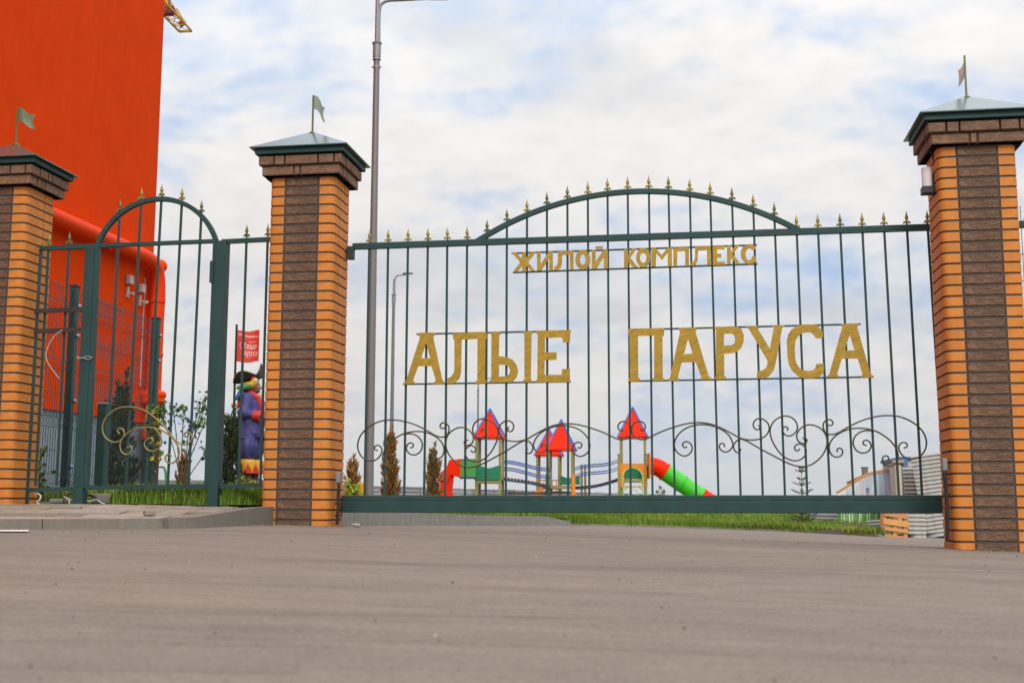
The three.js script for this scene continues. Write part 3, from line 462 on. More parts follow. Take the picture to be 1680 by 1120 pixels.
  letter(...o, [[905, 108], [1092, 100], [1095, 320], [1052, 325], [1050, 150], [950, 155], [945, 270], [920, 323], [870, 333], [868, 296], [900, 280], [912, 240], [915, 110]]);
  letter(...o, [[1115, 104], [1255, 98], [1252, 140], [1168, 142], [1168, 190], [1215, 190], [1215, 232], [1168, 236], [1168, 282], [1255, 280], [1258, 318], [1120, 325]]);
  letter(...o, [[1280, 98], [1325, 96], [1325, 170], [1380, 92], [1430, 90], [1345, 195], [1440, 310], [1395, 312], [1325, 240], [1322, 312], [1282, 316]]);
  letter(...o, [[1615, 140], [1565, 150], [1548, 127], [1515, 138], [1492, 185], [1500, 245], [1530, 270], [1558, 255], [1568, 220], [1618, 220], [1612, 280], [1575, 308], [1530, 312], [1480, 290], [1445, 240], [1435, 180], [1455, 120], [1500, 87], [1560, 80], [1600, 102]]);
  // wrought scrolls of the right half, mirrored for the left half
  const mid = pl.at(1037, 720)[0], a = [1030, 670, 6.4615], b = [1230, 670, 5.6];
  const toB = (pts) => pts.map(([x, y]) => [(1030 + x / 6.4615 - 1230) * 5.6, y / 6.4615 * 5.6]);
  const curves = [
    [a, [[150, 215], [138, 222], [150, 238], [178, 225], [190, 190], [168, 150], [120, 136], [72, 157], [42, 215], [58, 278], [100, 318], [150, 330], [210, 317], [260, 293], [350, 250], [450, 212], [550, 180], [650, 158], [740, 150], [830, 156], [920, 178], [1020, 222], [1110, 270], [1190, 312], [1270, 332], [1350, 333], [1420, 316], [1472, 280], [1500, 222], [1490, 165], [1452, 125], [1405, 108], [1358, 120], [1332, 160], [1340, 205], [1375, 228], [1398, 215], [1400, 192], [1385, 178]]],
    [a, [[630, 405], [605, 415], [582, 388], [595, 360], [630, 352], [665, 372], [685, 420], [665, 472], [620, 502], [580, 500], [530, 470], [500, 420], [500, 350], [535, 282], [600, 222], [680, 187], [760, 172], [840, 174], [920, 192], [1000, 227], [1060, 272], [1100, 330], [1115, 385], [1095, 432], [1050, 460], [1010, 455], [975, 420], [975, 388], [1000, 368], [1025, 382], [1025, 410]]],
    [b, [...toB([[1180, 415], [1198, 437], [1180, 466], [1150, 462], [1125, 425], [1125, 385], [1150, 350], [1190, 325], [1240, 336], [1320, 378], [1400, 425]]), [110, 378], [200, 425], [310, 482], [400, 520], [480, 533], [550, 522], [620, 480], [680, 412], [710, 330], [705, 260], [670, 200], [610, 162], [550, 150], [490, 168], [447, 210], [432, 260], [450, 303], [490, 323], [523, 310], [525, 285], [505, 272], [485, 275]]],
    [b, [[345, 205], [352, 182], [330, 167], [305, 187], [312, 227], [350, 253], [400, 240], [438, 190], [430, 132], [390, 87], [330, 70], [270, 85], [215, 130], [190, 190], [195, 260], [230, 340], [280, 410], [335, 455], [410, 480], [470, 468], [513, 425], [518, 375], [490, 337], [452, 325], [415, 350], [420, 383], [445, 388], [462, 370]]],
    [b, [[722, 150], [745, 160], [767, 135], [748, 106], [715, 104], [681, 132], [677, 180], [705, 228], [760, 240], [820, 220], [900, 174], [1000, 125], [1100, 90], [1200, 70], [1280, 66], [1370, 75], [1460, 108], [1540, 160], [1600, 230], [1624, 320], [1600, 400], [1550, 448], [1480, 465], [1420, 445], [1378, 395], [1370, 347], [1400, 313], [1440, 320], [1448, 348], [1415, 365]]],
    [b, [[808, 400], [802, 380], [825, 363], [853, 385], [845, 428], [800, 447], [757, 430], [732, 380], [738, 320], [780, 260], [850, 215], [930, 188], [1010, 182], [1090, 190], [1160, 210], [1240, 255], [1310, 317], [1355, 390], [1363, 450], [1345, 500], [1300, 527], [1250, 520], [1222, 485], [1225, 447], [1255, 434], [1278, 455], [1268, 480]]],
    [b, [[1075, 340], [1048, 332], [1042, 307], [1070, 291], [1103, 310], [1115, 350], [1090, 393], [1040, 410], [982, 387], [952, 330], [960, 272], [1000, 227], [1060, 204], [1120, 206]]]];
  for (const [[ox, oy, k], pts] of curves) for (const mir of [undefined, mid]) mesh('scroll', metre(tube(spline(pl, pts, ox, oy, k, 0.016, mir), 0.0062, pts.length * 4, 6)), M.scroll, g);
}
// ---------------------------------------------------------------- wicket and its fixed side panels
{
  const pl = PW1, A = (u, v, n) => at3(pl, u, v, n), org = [pl.O.x, 0, pl.O.z];
  const paint = M.green;
  const fixed = (label, posts, rails, bars) => {
    const g = thing('bar_fence', label, 'fence', org, YAW);
    for (const [u0, v0, u1, v1, w] of posts) { const a = A(u0, v0), b = A(u1, v1); const x = (a.x + b.x) / 2; mesh('post', rbox(w, a.y - b.y + 0.02, w, x, (a.y + b.y) / 2 - 0.01, 0, 0.005, 2), paint, g); }
    let top; for (const [i, [u0, v0, u1, v1, w]] of rails.entries()) { const a = A(u0, v0), b = A(u1, v1); if (!i) top = [a, b]; mesh('rail', metre(bar(a, b, w, w * 0.9)), paint, g); }
    for (const [u0, u1] of bars) { const q = A(u0, 405), b = A(u1, 797), y = top[0].y + (top[1].y - top[0].y) * (q.x - top[0].x) / (top[1].x - top[0].x); const m = latheBar(g, V3((q.x + b.x) / 2, b.y, 0), V3((q.x + b.x) / 2, y, 0)); spear(m, (q.x + b.x) / 2, y + 0.022); }
    return g;
  };
  const lp = fixed('narrow green fence panel with brown cross bars between the left pillar and the wicket', [[63, 402, 40, 826, 0.042], [151, 402, 130, 826, 0.082]], [[62, 408, 152, 403.5, 0.034], [45, 803.5, 130, 801.5, 0.03]], [[78.5, 58], [112, 92]]);
  for (const v of [509.5, 542.5]) mesh('cross_bar', metre(bar(A(60, v + 1.5, 0.03), A(143, v - 1, 0.03), 0.034, 0.02)), M.rust, lp);
  for (const [u, v] of [[58, 404], [48, 575], [36, 783]]) { const p = A(u - 2, v, -0.01); mesh('hinge_plate', rbox(0.05, 0.12, 0.012, p.x, p.y, 0.03), paint, lp); }
  const rp = fixed('narrow green fence panel before the pirate statue, between the wicket and the brick pillar', [[364, 396, 352.5, 829, 0.085]], [[364, 396.5, 444, 392.5, 0.034], [353, 798, 430, 796, 0.03]], [[405, 389.5], [440, 425]]);
  { const p = A(361, 447, 0.0); mesh('lock_box', rbox(0.03, 0.17, 0.045, p.x - 0.052, p.y, 0.03), M.green, rp); }
  // the leaf that opens
  const w = thing('wicket_gate', 'green wicket gate leaf with round arched top and a gold scroll', 'gate', org, YAW);
  const sl = [A(161, 403), A(141, 800)], sr = [A(354.5, 396), A(345, 797.5)], xl = (sl[0].x + sl[1].x) / 2, xr = (sr[0].x + sr[1].x) / 2;
  for (const [x, a, b] of [[xl + 0.008, sl[0], sl[1]], [xr - 0.008, sr[0], sr[1]]]) mesh('stile', rbox(0.034, a.y - b.y, 0.04, x, (a.y + b.y) / 2, 0.02, 0.004), paint, w);
  mesh('rail', metre(bar(V3(xl, sl[0].y - 0.005, 0.02), V3(xr, sr[0].y - 0.002, 0.02), 0.03, 0.03)), paint, w);
  mesh('rail', metre(bar(V3(xl, A(142, 800).y, 0.02), V3(xr, A(346, 797.5).y, 0.02), 0.032, 0.03)), paint, w);
  const [cx, cy, R] = arcThrough([xl + 0.006, sl[0].y], pl.at(262, 327.5), [xr - 0.006, sr[0].y]);
  const a0 = Math.atan2(sl[0].y - cy, xl + 0.006 - cx), a1 = Math.atan2(sr[0].y - cy, xr - 0.006 - cx);
  const arch = mesh('arch', arcBand(cx, cy, R, a0, a1, 0.032, 0.036), paint, w); arch.position.z = 0.02;
  for (const [u0, u1] of [[195, 175], [229, 208], [262, 241], [296, 276.5], [329, 310.5]]) {
    const q = A(u0, 405), b = A(u1, 797), dx = (q.x - b.x) / (q.y - b.y), y = cy + Math.sqrt(R * R - (q.x - cx) ** 2), x = b.x + dx * (y - b.y);
    const m = latheBar(w, V3(b.x, b.y, 0.02), V3(x, y - 0.01, 0.02)); spear(m, x, y + 0.018, 0.02);
  }
  const k = [160, 640, 7.467];
  for (const pts of [
    [[305, 540], [278, 510], [285, 478], [315, 470], [350, 497], [355, 560], [320, 612], [260, 640], [182, 625], [117, 565], [92, 480], [112, 382], [180, 292], [270, 232], [380, 210], [500, 220], [610, 257], [720, 332], [820, 422], [900, 512], [975, 605], [1040, 660], [1100, 672], [1158, 645], [1185, 582], [1165, 532], [1120, 517], [1087, 545], [1100, 572], [1125, 572]],
    [[392, 712], [420, 687], [450, 700], [448, 755], [395, 793], [332, 765], [307, 690], [322, 620], [372, 555], [450, 497], [550, 466], [650, 458], [740, 470], [830, 505], [915, 560], [985, 640], [1025, 720], [1020, 808], [985, 870], [930, 898], [880, 880], [857, 837], [877, 797], [912, 787], [930, 810], [908, 832]],
    [[665, 655], [698, 642], [707, 608], [670, 593], [622, 620], [605, 675], [640, 730], [700, 750], [760, 728], [803, 680], [813, 620], [800, 560], [762, 505], [722, 475]]]) mesh('scroll', metre(tube(spline(pl, pts, ...k, 0.048), 0.0066, pts.length * 4, 6)), M.scrollGold, w);
  // wires tied to the posts
  const wire = (name, label, pts, r, mat, cat) => { const m = single(name, tube(pts, r, pts.length * 6, 5), mat, label, cat); m.position.set(...org); m.rotation.y = YAW; return m; };
  wire('cable', 'thin white cable hanging in a bow from the brown cross bar', [[108, 543], [96, 552], [84, 572], [82, 590], [90, 605], [99, 617], [103, 622]].map(([u, v]) => A(u, v, 0.06)), 0.0042, std(L3(0.42, 0.40, 0.36)), 'cable');
  wire('tie_wire', 'pale twisted wire tied round the left wicket post', [[131, 586], [137, 589], [147, 586], [156, 588], [150, 591], [140, 588], [133, 590]].map(([u, v]) => A(u, v, 0.056)), 0.0035, M.steelWire, 'wire');
}
// ---------------------------------------------------------------- fittings on the pillars
{
  const fit = (name, label, cat, u, v, d) => { const p = P(u, v, d); return thing(name, label, cat, [p.x, p.y, p.z], YAW); };
  { const t = fit('warning_lamp', 'white warning lamp on a black base high on the side of the right pillar', 'lamp', 1522, 300, 8.02);
    mesh('lens', flat(new THREE.CylinderGeometry(0.036, 0.036, 0.14, 20).translate(0, 0.035, 0)), new THREE.MeshPhysicalMaterial({ color: L3(0.9, 0.88, 0.87), transmission: 0.25, thickness: 0, roughness: 0.55 }), t);
    mesh('bulb', flat(new THREE.SphereGeometry(0.018, 10, 8).translate(0, 0.02, 0)), M.white, t);
    mesh('base', merge([rbox(0.095, 0.05, 0.085, 0.006, -0.055, 0), rbox(0.02, 0.13, 0.05, 0.042, -0.01, 0)]), M.black, t);
    mesh('lead', tube([V3(0.048, 0.04, 0.02), V3(0.05, 0.10, 0.03), V3(0.04, 0.17, 0.03), V3(0.03, 0.22, 0.03)], 0.007, 16, 6), M.black, t); }
  const sensor = (label, u, v, d, side, len) => {
    const t = fit('gate_sensor', label, 'sensor', u, v, d);
    mesh('housing', rbox(0.032, 0.082, 0.055, 0, 0, 0, 0.006, 2), M.grey, t);
    mesh('conduit', tube([V3(0, -0.04, 0.01), V3(0.004 * side, -0.07, 0.012), V3(0, -0.12, 0.012), V3(0.002, -len * 0.6, 0.012), V3(-0.004, -len, 0.012)], 0.0125, 30, 7), M.black, t);
    for (const y of [0.09, 0.19, 0.28]) if (y < len) mesh('clip', rbox(0.045, 0.014, 0.03, 0, -y, 0.006), M.black, t);
  };
  sensor('small grey sensor box with black conduit on the middle pillar', 556, 783, 8.88, 1, 0.345);
  sensor('small grey sensor box with black conduit at the foot of the right pillar', 1550, 762, 7.94, -1, 0.50);
}
// ---------------------------------------------------------------- apartment building on the left, with its pipe and lamps
const wallDir = V3(0.161, 0, -1).normalize(), wallOut = V3(1, 0, 0.161).normalize(), wallYaw = Math.atan2(-wallOut.z, wallOut.x);
const cor = P(234, 826, 22); // foot of the far corner, at eye height
{
  const t = thing('apartment_building', 'tall windowless red orange rendered building with grey base at the left', 'building', [cor.x, 0, cor.z], wallYaw);
  // local x points out of the wall, local z back towards the street
  mesh('wall', box(13, 30, 20, -6.5, 1.68 + 15, 10), M.red, t);
  mesh('plinth', box(12.94, 2.56, 19.94, -6.5, 0.40, 10), M.plinth, t);
  mesh('drip_edge', box(13.02, 0.03, 20.02, -6.5, 1.665, 10), M.red, t);
  mesh('corner_strip', rbox(0.05, 1.55, 0.05, 0.0, 0.72, 0.02), M.white, t);
  mesh('cable_duct', rbox(0.018, 2.0, 0.018, 0.015, 3.3, 0.34, 0.004), M.lampGrey, t);
  mesh('roof_cap', box(13.3, 0.12, 20.3, -6.5, 31.58, 10), M.grey, t);
  const p = thing('gas_pipe', 'thick red insulated pipe running along the red wall and down its corner', 'pipe', [cor.x, 0, cor.z], wallYaw);
  const r = 0.135, x = 0.17, y = 4.63, z0 = 0.12;
  mesh('pipe', tube([V3(x, y, 12), V3(x, y, 6), V3(x, y, 2.2), V3(x, y, 1.1), V3(x, y - 0.02, z0 + 0.38), V3(x, y - 0.13, z0 + 0.1), V3(x, y - 0.4, z0), V3(x, y - 1.2, z0), V3(x, 2.16, z0)], r, 90, 18), M.redPipe, p);
  mesh('elbow_cap', flat(new THREE.SphereGeometry(r * 0.95, 16, 10).translate(x, y - 0.05, z0 - 0.06)), M.redPipe, p);
  for (const yy of [3.9, 2.9]) mesh('collar', flat(new THREE.CylinderGeometry(r + 0.012, r + 0.012, 0.05, 20).translate(x, yy, z0)), M.redPipe, p);
  mesh('flange', flat(new THREE.LatheGeometry([[0.10, 0], [0.20, 0.02], [0.225, 0.07], [0.20, 0.12], [0.225, 0.14], [0.235, 0.2], [0.20, 0.25], [0.13, 0.26]].map(([a, b]) => new THREE.Vector2(a, b)), 22).translate(x, 1.98, z0)), M.redPipe, p);
  mesh('sleeve', flat(new THREE.CylinderGeometry(0.135, 0.135, 0.52, 20).translate(x, 1.74, z0)), std(L3(0.72, 0.36, 0.012), { roughness: 0.55 }), p);
  mesh('clamp', flat(new THREE.CylinderGeometry(0.175, 0.175, 0.16, 20).translate(x, 1.44, z0)), M.redPipe, p);
  mesh('lower_pipe', flat(new THREE.CylinderGeometry(0.15, 0.15, 1.5, 20).translate(x, 0.66, z0)), M.rust, p);
  for (const zz of [4.0, 2.0]) mesh('bracket', rbox(0.2, 0.03, 0.04, 0.1, y - r - 0.01, zz), M.redPipe, p);
  const wl = (label, z, yy) => { const q = thing('wall_lamp', label, 'lamp', [cor.x + wallOut.x * 0 - wallDir.x * z, yy, cor.z - wallDir.z * z], wallYaw, 'white lamps on the red wall'); mesh('housing', rbox(0.09, 0.16, 0.14, 0.05, 0.10, 0, 0.015, 2), M.lampGrey, q); mesh('bracket', merge([rbox(0.03, 0.20, 0.06, 0.02, -0.12, 0), rbox(0.12, 0.03, 0.04, 0.08, -0.14, -0.02), rbox(0.04, 0.05, 0.06, 0.14, -0.15, -0.02)]), M.lampGrey, q); };
  wl('white lamp on the red wall, the left one of the pair below the pipe', 0.98, 4.05);
  wl('white lamp on the red wall, the one nearer the corner pipe', 0.50, 3.98);
}
// ---------------------------------------------------------------- tower crane
{
  const tip = P(313.8, 50.4, 97.5), q = P(279, 13.4, 92.8), back = q.clone().sub(tip).normalize(), side = V3(-back.z, 0, back.x).normalize().multiplyScalar(-1);
  back.y = 0; back.normalize(); const Lb = 44, wid = 1.12, hgt = 1.2, mat = std(L3(0.62, 0.33, 0.03), { roughness: 0.6 }), s2 = V3(0, 0, 0).copy(side).multiplyScalar(P(292.3, 52, 97.5).sub(tip).dot(side) > 0 ? wid : -wid);
  const t = thing('tower_crane', 'yellow lattice crane jib reaching out from behind the red building', 'crane');
  const A = (k) => tip.clone().addScaledVector(back, k), B = (k) => A(k).add(s2), C = (k) => A(k).addScaledVector(s2, 0.5).add(V3(0, k < 0.7 ? 0.75 : hgt, 0));
  for (const f of [A, B, C]) mesh('chord', metre(bar(f(0), f(Lb), 0.13)), mat, t);
  mesh('end_bar', metre(bar(A(-0.05), B(-0.05), 0.16)), mat, t);
  const lat = []; for (let k = 0; k < Lb - 1.3; k += 1.3) lat.push(bar(A(k), C(k + 0.65), 0.06), bar(C(k + 0.65), A(k + 1.3), 0.06), bar(B(k), C(k + 0.65), 0.06), bar(C(k + 0.65), B(k + 1.3), 0.06), bar(A(k), B(k), 0.05), bar(A(k), B(k + 1.3), 0.045));
  mesh('lattice', metre(merge(lat)), mat, t);
  { const c = A(4.1).addScaledVector(s2, 0.5); mesh('trolley', merge([bar(A(4.0).add(V3(0, 0.1, 0)), B(4.0).add(V3(0, 0.1, 0)), 0.7, 0.5), bar(c.clone().add(V3(0, 0.1, 0)), c.clone().add(V3(0, 1.3, 0)), 0.45)].map((g) => metre(g))), std(L3(0.20, 0.02, 0.02), { roughness: 0.6 }), t); }
  { const c = A(0.5).addScaledVector(s2, 0.55).add(V3(0, 0.3, 0)); mesh('winch', metre(bar(c, c.clone().addScaledVector(s2, 0.25).add(V3(0, 0.3, 0)), 0.35, 0.4)), M.black, t); }
  const m0 = A(Lb).addScaledVector(s2, 0.5), mast = [], h = 0.85; for (const [a, b] of [[-h, -h], [h, -h], [h, h], [-h, h]]) mast.push(bar(V3(m0.x + a, -0.3, m0.z + b), V3(m0.x + a, m0.y + 5, m0.z + b), 0.18));
  for (let y = 0; y < m0.y; y += 1.7) for (const [a, b, c, d] of [[-h, -h, h, -h], [h, -h, h, h], [h, h, -h, h], [-h, h, -h, -h]]) mast.push(bar(V3(m0.x + a, y, m0.z + b), V3(m0.x + c, y + 1.7, m0.z + d), 0.08));
  mesh('mast', metre(merge(mast)), mat, t);
  mesh('tie_bar', metre(bar(m0.clone().add(V3(0, 5, 0)), C(18), 0.08)), mat, t);
}
// ---------------------------------------------------------------- street lamps
function lampPost(u, v, d, h, label, armLen, topLen) {
  const b = P(u, v, d), s = h / 8, t = thing('street_lamp', label, 'street lamp', [b.x, -0.2, b.z], 0, 'grey street lamps behind the gate'), y0 = 0.2;
  mesh('pole', flat(new THREE.CylinderGeometry(0.050, 0.074, h * 0.905 + 0.1, 14).translate(0, h * 0.4525 - 0.05, 0)), M.galvDark, t);
  mesh('collar', merge([flat(new THREE.CylinderGeometry(0.068, 0.068, 0.22, 14).translate(0, h * 0.905, 0)), flat(new THREE.CylinderGeometry(0.085, 0.07, 0.035, 14).translate(0, h * 0.905 + 0.12, 0)), flat(new THREE.CylinderGeometry(0.06, 0.07, 0.05, 14).translate(0, h * 0.905 - 0.13, 0))]), M.galv, t);
  mesh('clamp', merge([rbox(0.16, 0.014, 0.04, 0, h * 0.873, 0), flat(new THREE.CylinderGeometry(0.056, 0.056, 0.05, 12).translate(0, h * 0.873, 0))].map((g) => metre(g))), M.galv, t);
  mesh('upper_pole', flat(new THREE.CylinderGeometry(0.036, 0.040, topLen, 12).translate(0, h * 0.905 + 0.12 + topLen / 2, 0)), M.galv, t);
  const ay = h * 1.008; mesh('arm', tube([V3(0.035, h * 0.91, 0), V3(0.035, ay - 0.17, 0), V3(0.06, ay - 0.08, 0), V3(0.15, ay - 0.02, 0), V3(0.4, ay, 0), V3(armLen, ay + 0.03, 0)], 0.026, 40, 10), M.galv, t);
  mesh('lamp_head', rbox(0.34, 0.05, 0.16, armLen + 0.13, ay + 0.045, 0, 0.03, 2), M.grey, t);
}
lampPost(607, 700, 19, 8.66, 'tall grey street lamp right of the middle brick pillar, nearest of the lamps', 0.88, 1.1);
lampPost(642.5, 700, 40, 8.05, 'mid-distance grey street lamp just right of the tallest lamp post', 0.34, 0.55);
lampPost(784, 700, 70, 7.6, 'farthest grey street lamp, behind the left playground tower', 0.5, 0.5);
// ---------------------------------------------------------------- mesh fence along the building and posts
{
  const a = P(104, 826, 11.8), b = P(243, 826, 13.9), dir = b.clone().sub(a).setY(0), len = dir.length(); dir.normalize(); const yaw = Math.atan2(-dir.z, dir.x);
  const t = thing('mesh_fence', 'dark green welded wire mesh fence with posts before the red building', 'fence', [a.x, 0.2, a.z], yaw);
  const y1 = 2.10, x0 = -2.9, x1 = len;
  for (const [x, w] of [[0, 0.075], [len, 0.085], [-2.5, 0.075]]) { mesh('post', rbox(w, 2.42, w, x, 0.94, 0, 0.006), M.green, t); mesh('cap', rbox(w + 0.012, 0.025, w + 0.012, x, 2.15, 0), M.black, t); for (const yy of [0.35, 1.0, 1.65, 1.95]) mesh('clamp', flat(new THREE.SphereGeometry(0.022, 8, 6).translate(x + 0.02, yy, w / 2 + 0.01)), M.galv, t); }
  const wires = [], bends = [0.18, 0.72, 1.28, 1.86]; const prof = [[0.0, 0]]; for (const y of bends) prof.push([y, 0], [y + 0.05, 0.028], [y + 0.10, 0]); prof.push([y1 + 0.03, 0]);
  for (let x = x0; x < x1; x += 0.05) for (let i = 0; i < prof.length - 1; i++) wires.push(bar(V3(x, prof[i][0], prof[i][1]), V3(x, prof[i + 1][0], prof[i + 1][1]), 0.0048));
  for (const y of [0.03, 0.18, 0.28, 0.5, 0.72, 0.82, 1.05, 1.28, 1.38, 1.62, 1.86, 1.96, 2.09]) wires.push(bar(V3(x0, y, 0.004), V3(x1, y, 0.004), 0.0055));
  mesh('wire_mesh', metre(merge(wires)), std(L3(0.028, 0.05, 0.05), { roughness: 0.5 }), t).userData.kind = 'stuff';
  const s = P(170, 664, 10.9); const sp = thing('fence_post', 'short dark green square post with a metal cap before the dark thuja', 'post', [s.x, 0.15, s.z], YAW);
  mesh('post', rbox(0.085, s.y - 0.15, 0.085, 0, (s.y - 0.15) / 2, 0, 0.006), M.green, sp); mesh('cap', rbox(0.10, 0.018, 0.10, 0, s.y - 0.14, 0, 0.006), M.galv, sp);
  const r = P(1690, 826, 8.75), rf = thing('mesh_fence', 'green wire mesh fence glimpsed past the right pillar at the picture edge', 'fence', [r.x, 0, r.z], YAW);
  const w2 = []; for (let x = -0.35; x < 2.2; x += 0.05) w2.push(bar(V3(x, 0, 0), V3(x, 2.42, 0), 0.0045)); for (let y = 0.05; y < 2.4; y += 0.2) w2.push(bar(V3(-0.35, y, 0.003), V3(2.2, y, 0.003), 0.005));
  mesh('wire_mesh', metre(merge(w2)), std(L3(0.028, 0.05, 0.05), { roughness: 0.5 }), rf).userData.kind = 'stuff'; mesh('post', rbox(0.06, 2.5, 0.06, 2.2, 1.2, 0), M.green, rf);
}
// ---------------------------------------------------------------- foliage
function leaves(n, place, size, cols, shape = 1.8, seedn = 5) { // n leaf faces, each a folded pair of triangles
  const keep = seed; seed = seedn; const pos = [], col = [];
  for (let i = 0; i < n; i++) {
    const { p, d, k = 1 } = place(i / n); const L = size * rr(0.6, 1.3), w = L / shape; const dir = V3(d.x + rr(-0.5, 0.5), d.y + rr(-0.5, 0.5), d.z + rr(-0.5, 0.5)).normalize(); const sd = V3(rr(-1, 1), rr(-1, 1), rr(-1, 1)).cross(dir).normalize().multiplyScalar(w / 2), up = V3().crossVectors(dir, sd).normalize().multiplyScalar(w * 0.25);
    const a = p, m = p.clone().addScaledVector(dir, L * 0.5), b = p.clone().addScaledVector(dir, L), l = m.clone().add(sd).add(up), r = m.clone().sub(sd).add(up);
    const c = cols[Math.floor(rnd() * cols.length)], g = rr(0.65, 1.35) * k;
    for (const q of [a, l, b, a, b, r]) { pos.push(q.x, q.y, q.z); col.push(c[0] * g, c[1] * g, c[2] * g); }
  }
  seed = keep; const g = new THREE.BufferGeometry(); g.setAttribute('position', new THREE.Float32BufferAttribute(pos, 3)); g.setAttribute('color', new THREE.Float32BufferAttribute(col, 3)); g.computeVertexNormals(); return g;
}
function thuja(name, label, u, vTop, d, base, wid, n, cols, group, size = 0.07, sd = 5, shag = 0.5, shagIn = 0.3) { const keepSeed = seed; seed = 900 + sd * 31;
  const top = P(u, vTop, d); base = lawnY(top.x, d) - 0.02; const h = top.y - base, t = thing(name, label, 'tree', [top.x, base, top.z], 0, group);
  mesh('trunk', flat(new THREE.CylinderGeometry(0.008, 0.03, h * 0.9, 7).translate(0, h * 0.45, 0)), M.bark, t);
  const plume = Array.from({ length: 26 }, (_, i) => { const y0 = i < 3 ? 0.55 : rnd() * 0.75, a = rnd() * 6.283, r = wid * 0.5 * rr(0.35, 1.05) * Math.pow(1 - y0, 0.55); return { a: V3(0, y0 * h * 0.8, 0), b: V3(Math.cos(a) * r, y0 * h + h * rr(0.12, 0.25) * (1 - 0.3 * y0), Math.sin(a) * r) }; }); plume.push({ a: V3(0, h * 0.6, 0), b: V3(wid * 0.06, h, 0) }, { a: V3(0, h * 0.5, 0), b: V3(-wid * 0.1, h * 0.9, 0.02) });
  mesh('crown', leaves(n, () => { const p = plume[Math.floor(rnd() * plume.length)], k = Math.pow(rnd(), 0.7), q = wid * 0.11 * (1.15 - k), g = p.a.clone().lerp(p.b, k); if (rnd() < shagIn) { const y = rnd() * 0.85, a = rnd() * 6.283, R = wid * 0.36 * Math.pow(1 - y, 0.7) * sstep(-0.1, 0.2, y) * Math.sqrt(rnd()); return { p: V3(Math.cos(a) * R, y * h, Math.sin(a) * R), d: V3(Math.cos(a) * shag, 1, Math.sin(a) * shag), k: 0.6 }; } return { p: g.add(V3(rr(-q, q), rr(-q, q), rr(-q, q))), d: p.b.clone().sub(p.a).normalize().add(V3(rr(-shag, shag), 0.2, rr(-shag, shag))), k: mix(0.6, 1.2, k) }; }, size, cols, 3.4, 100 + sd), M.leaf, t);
  seed = keepSeed; return t;
}
const rusty = [[0.36, 0.155, 0.035], [0.42, 0.20, 0.06], [0.25, 0.10, 0.03], [0.34, 0.19, 0.06]], rustyG = [...rusty, [0.16, 0.16, 0.03], [0.13, 0.15, 0.03]];
const dry = 'dried out thuja bushes';
thuja('thuja_bush', 'tall dried brown thuja bush behind the gate, right of the tall lamp post', 641, 700, 19.5, -0.12, 0.46, 2600, rusty, undefined, 0.085, 3, 0.55);
thuja('thuja_bush', 'half dried brown thuja bush with green foot, left of the red slide', 711, 728, 20.5, -0.12, 0.40, 2200, rustyG, undefined, 0.08, 7, 0.55);
thuja('thuja_bush', 'dried brown thuja bush close beside the middle brick pillar', 579, 748, 18.5, -0.1, 0.34, 1700, rusty, undefined, 0.08, 11, 0.6);
thuja('thuja_bush', 'small dried brown thuja behind the wicket, beside the leafy sapling', 301, 740, 15, 0.16, 0.26, 1500, [...rusty, [0.14, 0.07, 0.03]], undefined, 0.06, 13, 0.5);
const dark = [[0.030, 0.055, 0.018], [0.045, 0.07, 0.02], [0.05, 0.055, 0.02], [0.022, 0.04, 0.016]];
thuja('thuja_tree', 'dark green cone shaped thuja behind the wire mesh fence', 203, 608, 14.2, 0.1, 0.62, 4200, dark, undefined, 0.07, 17, 0.45);
thuja('thuja_tree', 'dark green thuja standing left of the pirate statue', 381, 668, 19.0, 0.1, 0.62, 3800, [...dark, [0.06, 0.09, 0.03]], undefined, 0.085, 19, 0.6);
function sapling(name, label, cat, foot, d, base, stems, leafN, size, cols, sd) {
  const keep = seed; seed = sd; const f = P(foot, 826, d); if (d < 40) base = lawnY(f.x, d) - 0.01; const t = thing(name, label, cat, [f.x, base, f.z]); const geos = [], tips = [];
  for (const [u, v, lean] of stems) { const e = P(u, v, d + lean).sub(V3(f.x, base, f.z)); const mid = V3(e.x * 0.30 + rr(-0.02, 0.02), e.y * 0.5, e.z * 0.3), c = [V3(rr(-0.03, 0.03), 0, rr(-0.03, 0.03)), mid, V3(e.x * 0.72, e.y * 0.8, e.z * 0.7), e]; geos.push(tube(c, 0.0055, 14, 5)); const cv = new THREE.CatmullRomCurve3(c); for (const k of [0.55, 0.68, 0.78, 0.86, 0.92, 0.97, 1]) tips.push([cv.getPoint(k), k]); }
  mesh('stem', metre(merge(geos)), M.bark, t);
  mesh('foliage', leaves(leafN, () => { const [p, k] = tips[Math.min(tips.length - 1, Math.floor(rnd() * tips.length))]; if (rnd() > k * k) { const [p2] = tips[Math.floor(rnd() * tips.length / 7) * 7 + 6]; return { p: p2.clone().add(V3(rr(-0.06, 0.06), rr(-0.05, 0.05), rr(-0.06, 0.06))), d: V3(rr(-1, 1), -0.6, rr(-1, 1)) }; } return { p: p.clone().add(V3(rr(-0.05, 0.05), rr(-0.06, 0.05), rr(-0.05, 0.05))), d: V3(rr(-1, 1), -0.6, rr(-1, 1)) }; }, size, cols, 1.35, sd), M.leaf, t); seed = keep; return t;
}
const lf = [[0.06, 0.13, 0.022], [0.085, 0.17, 0.03], [0.045, 0.095, 0.02], [0.12, 0.20, 0.045]];
sapling('leafy_sapling', 'thin many stemmed sapling with small green leaves behind the wicket', 'sapling', 296, 13, 0.17, [[282, 660, 0.1], [300, 667, -0.1], [312, 690, 0.05], [328, 662, 0], [338, 648, 0.1], [336, 690, -0.15], [342, 735, 0], [262, 668, 0.2], [335, 668, 0.05]], 190, 0.062, lf, 71);
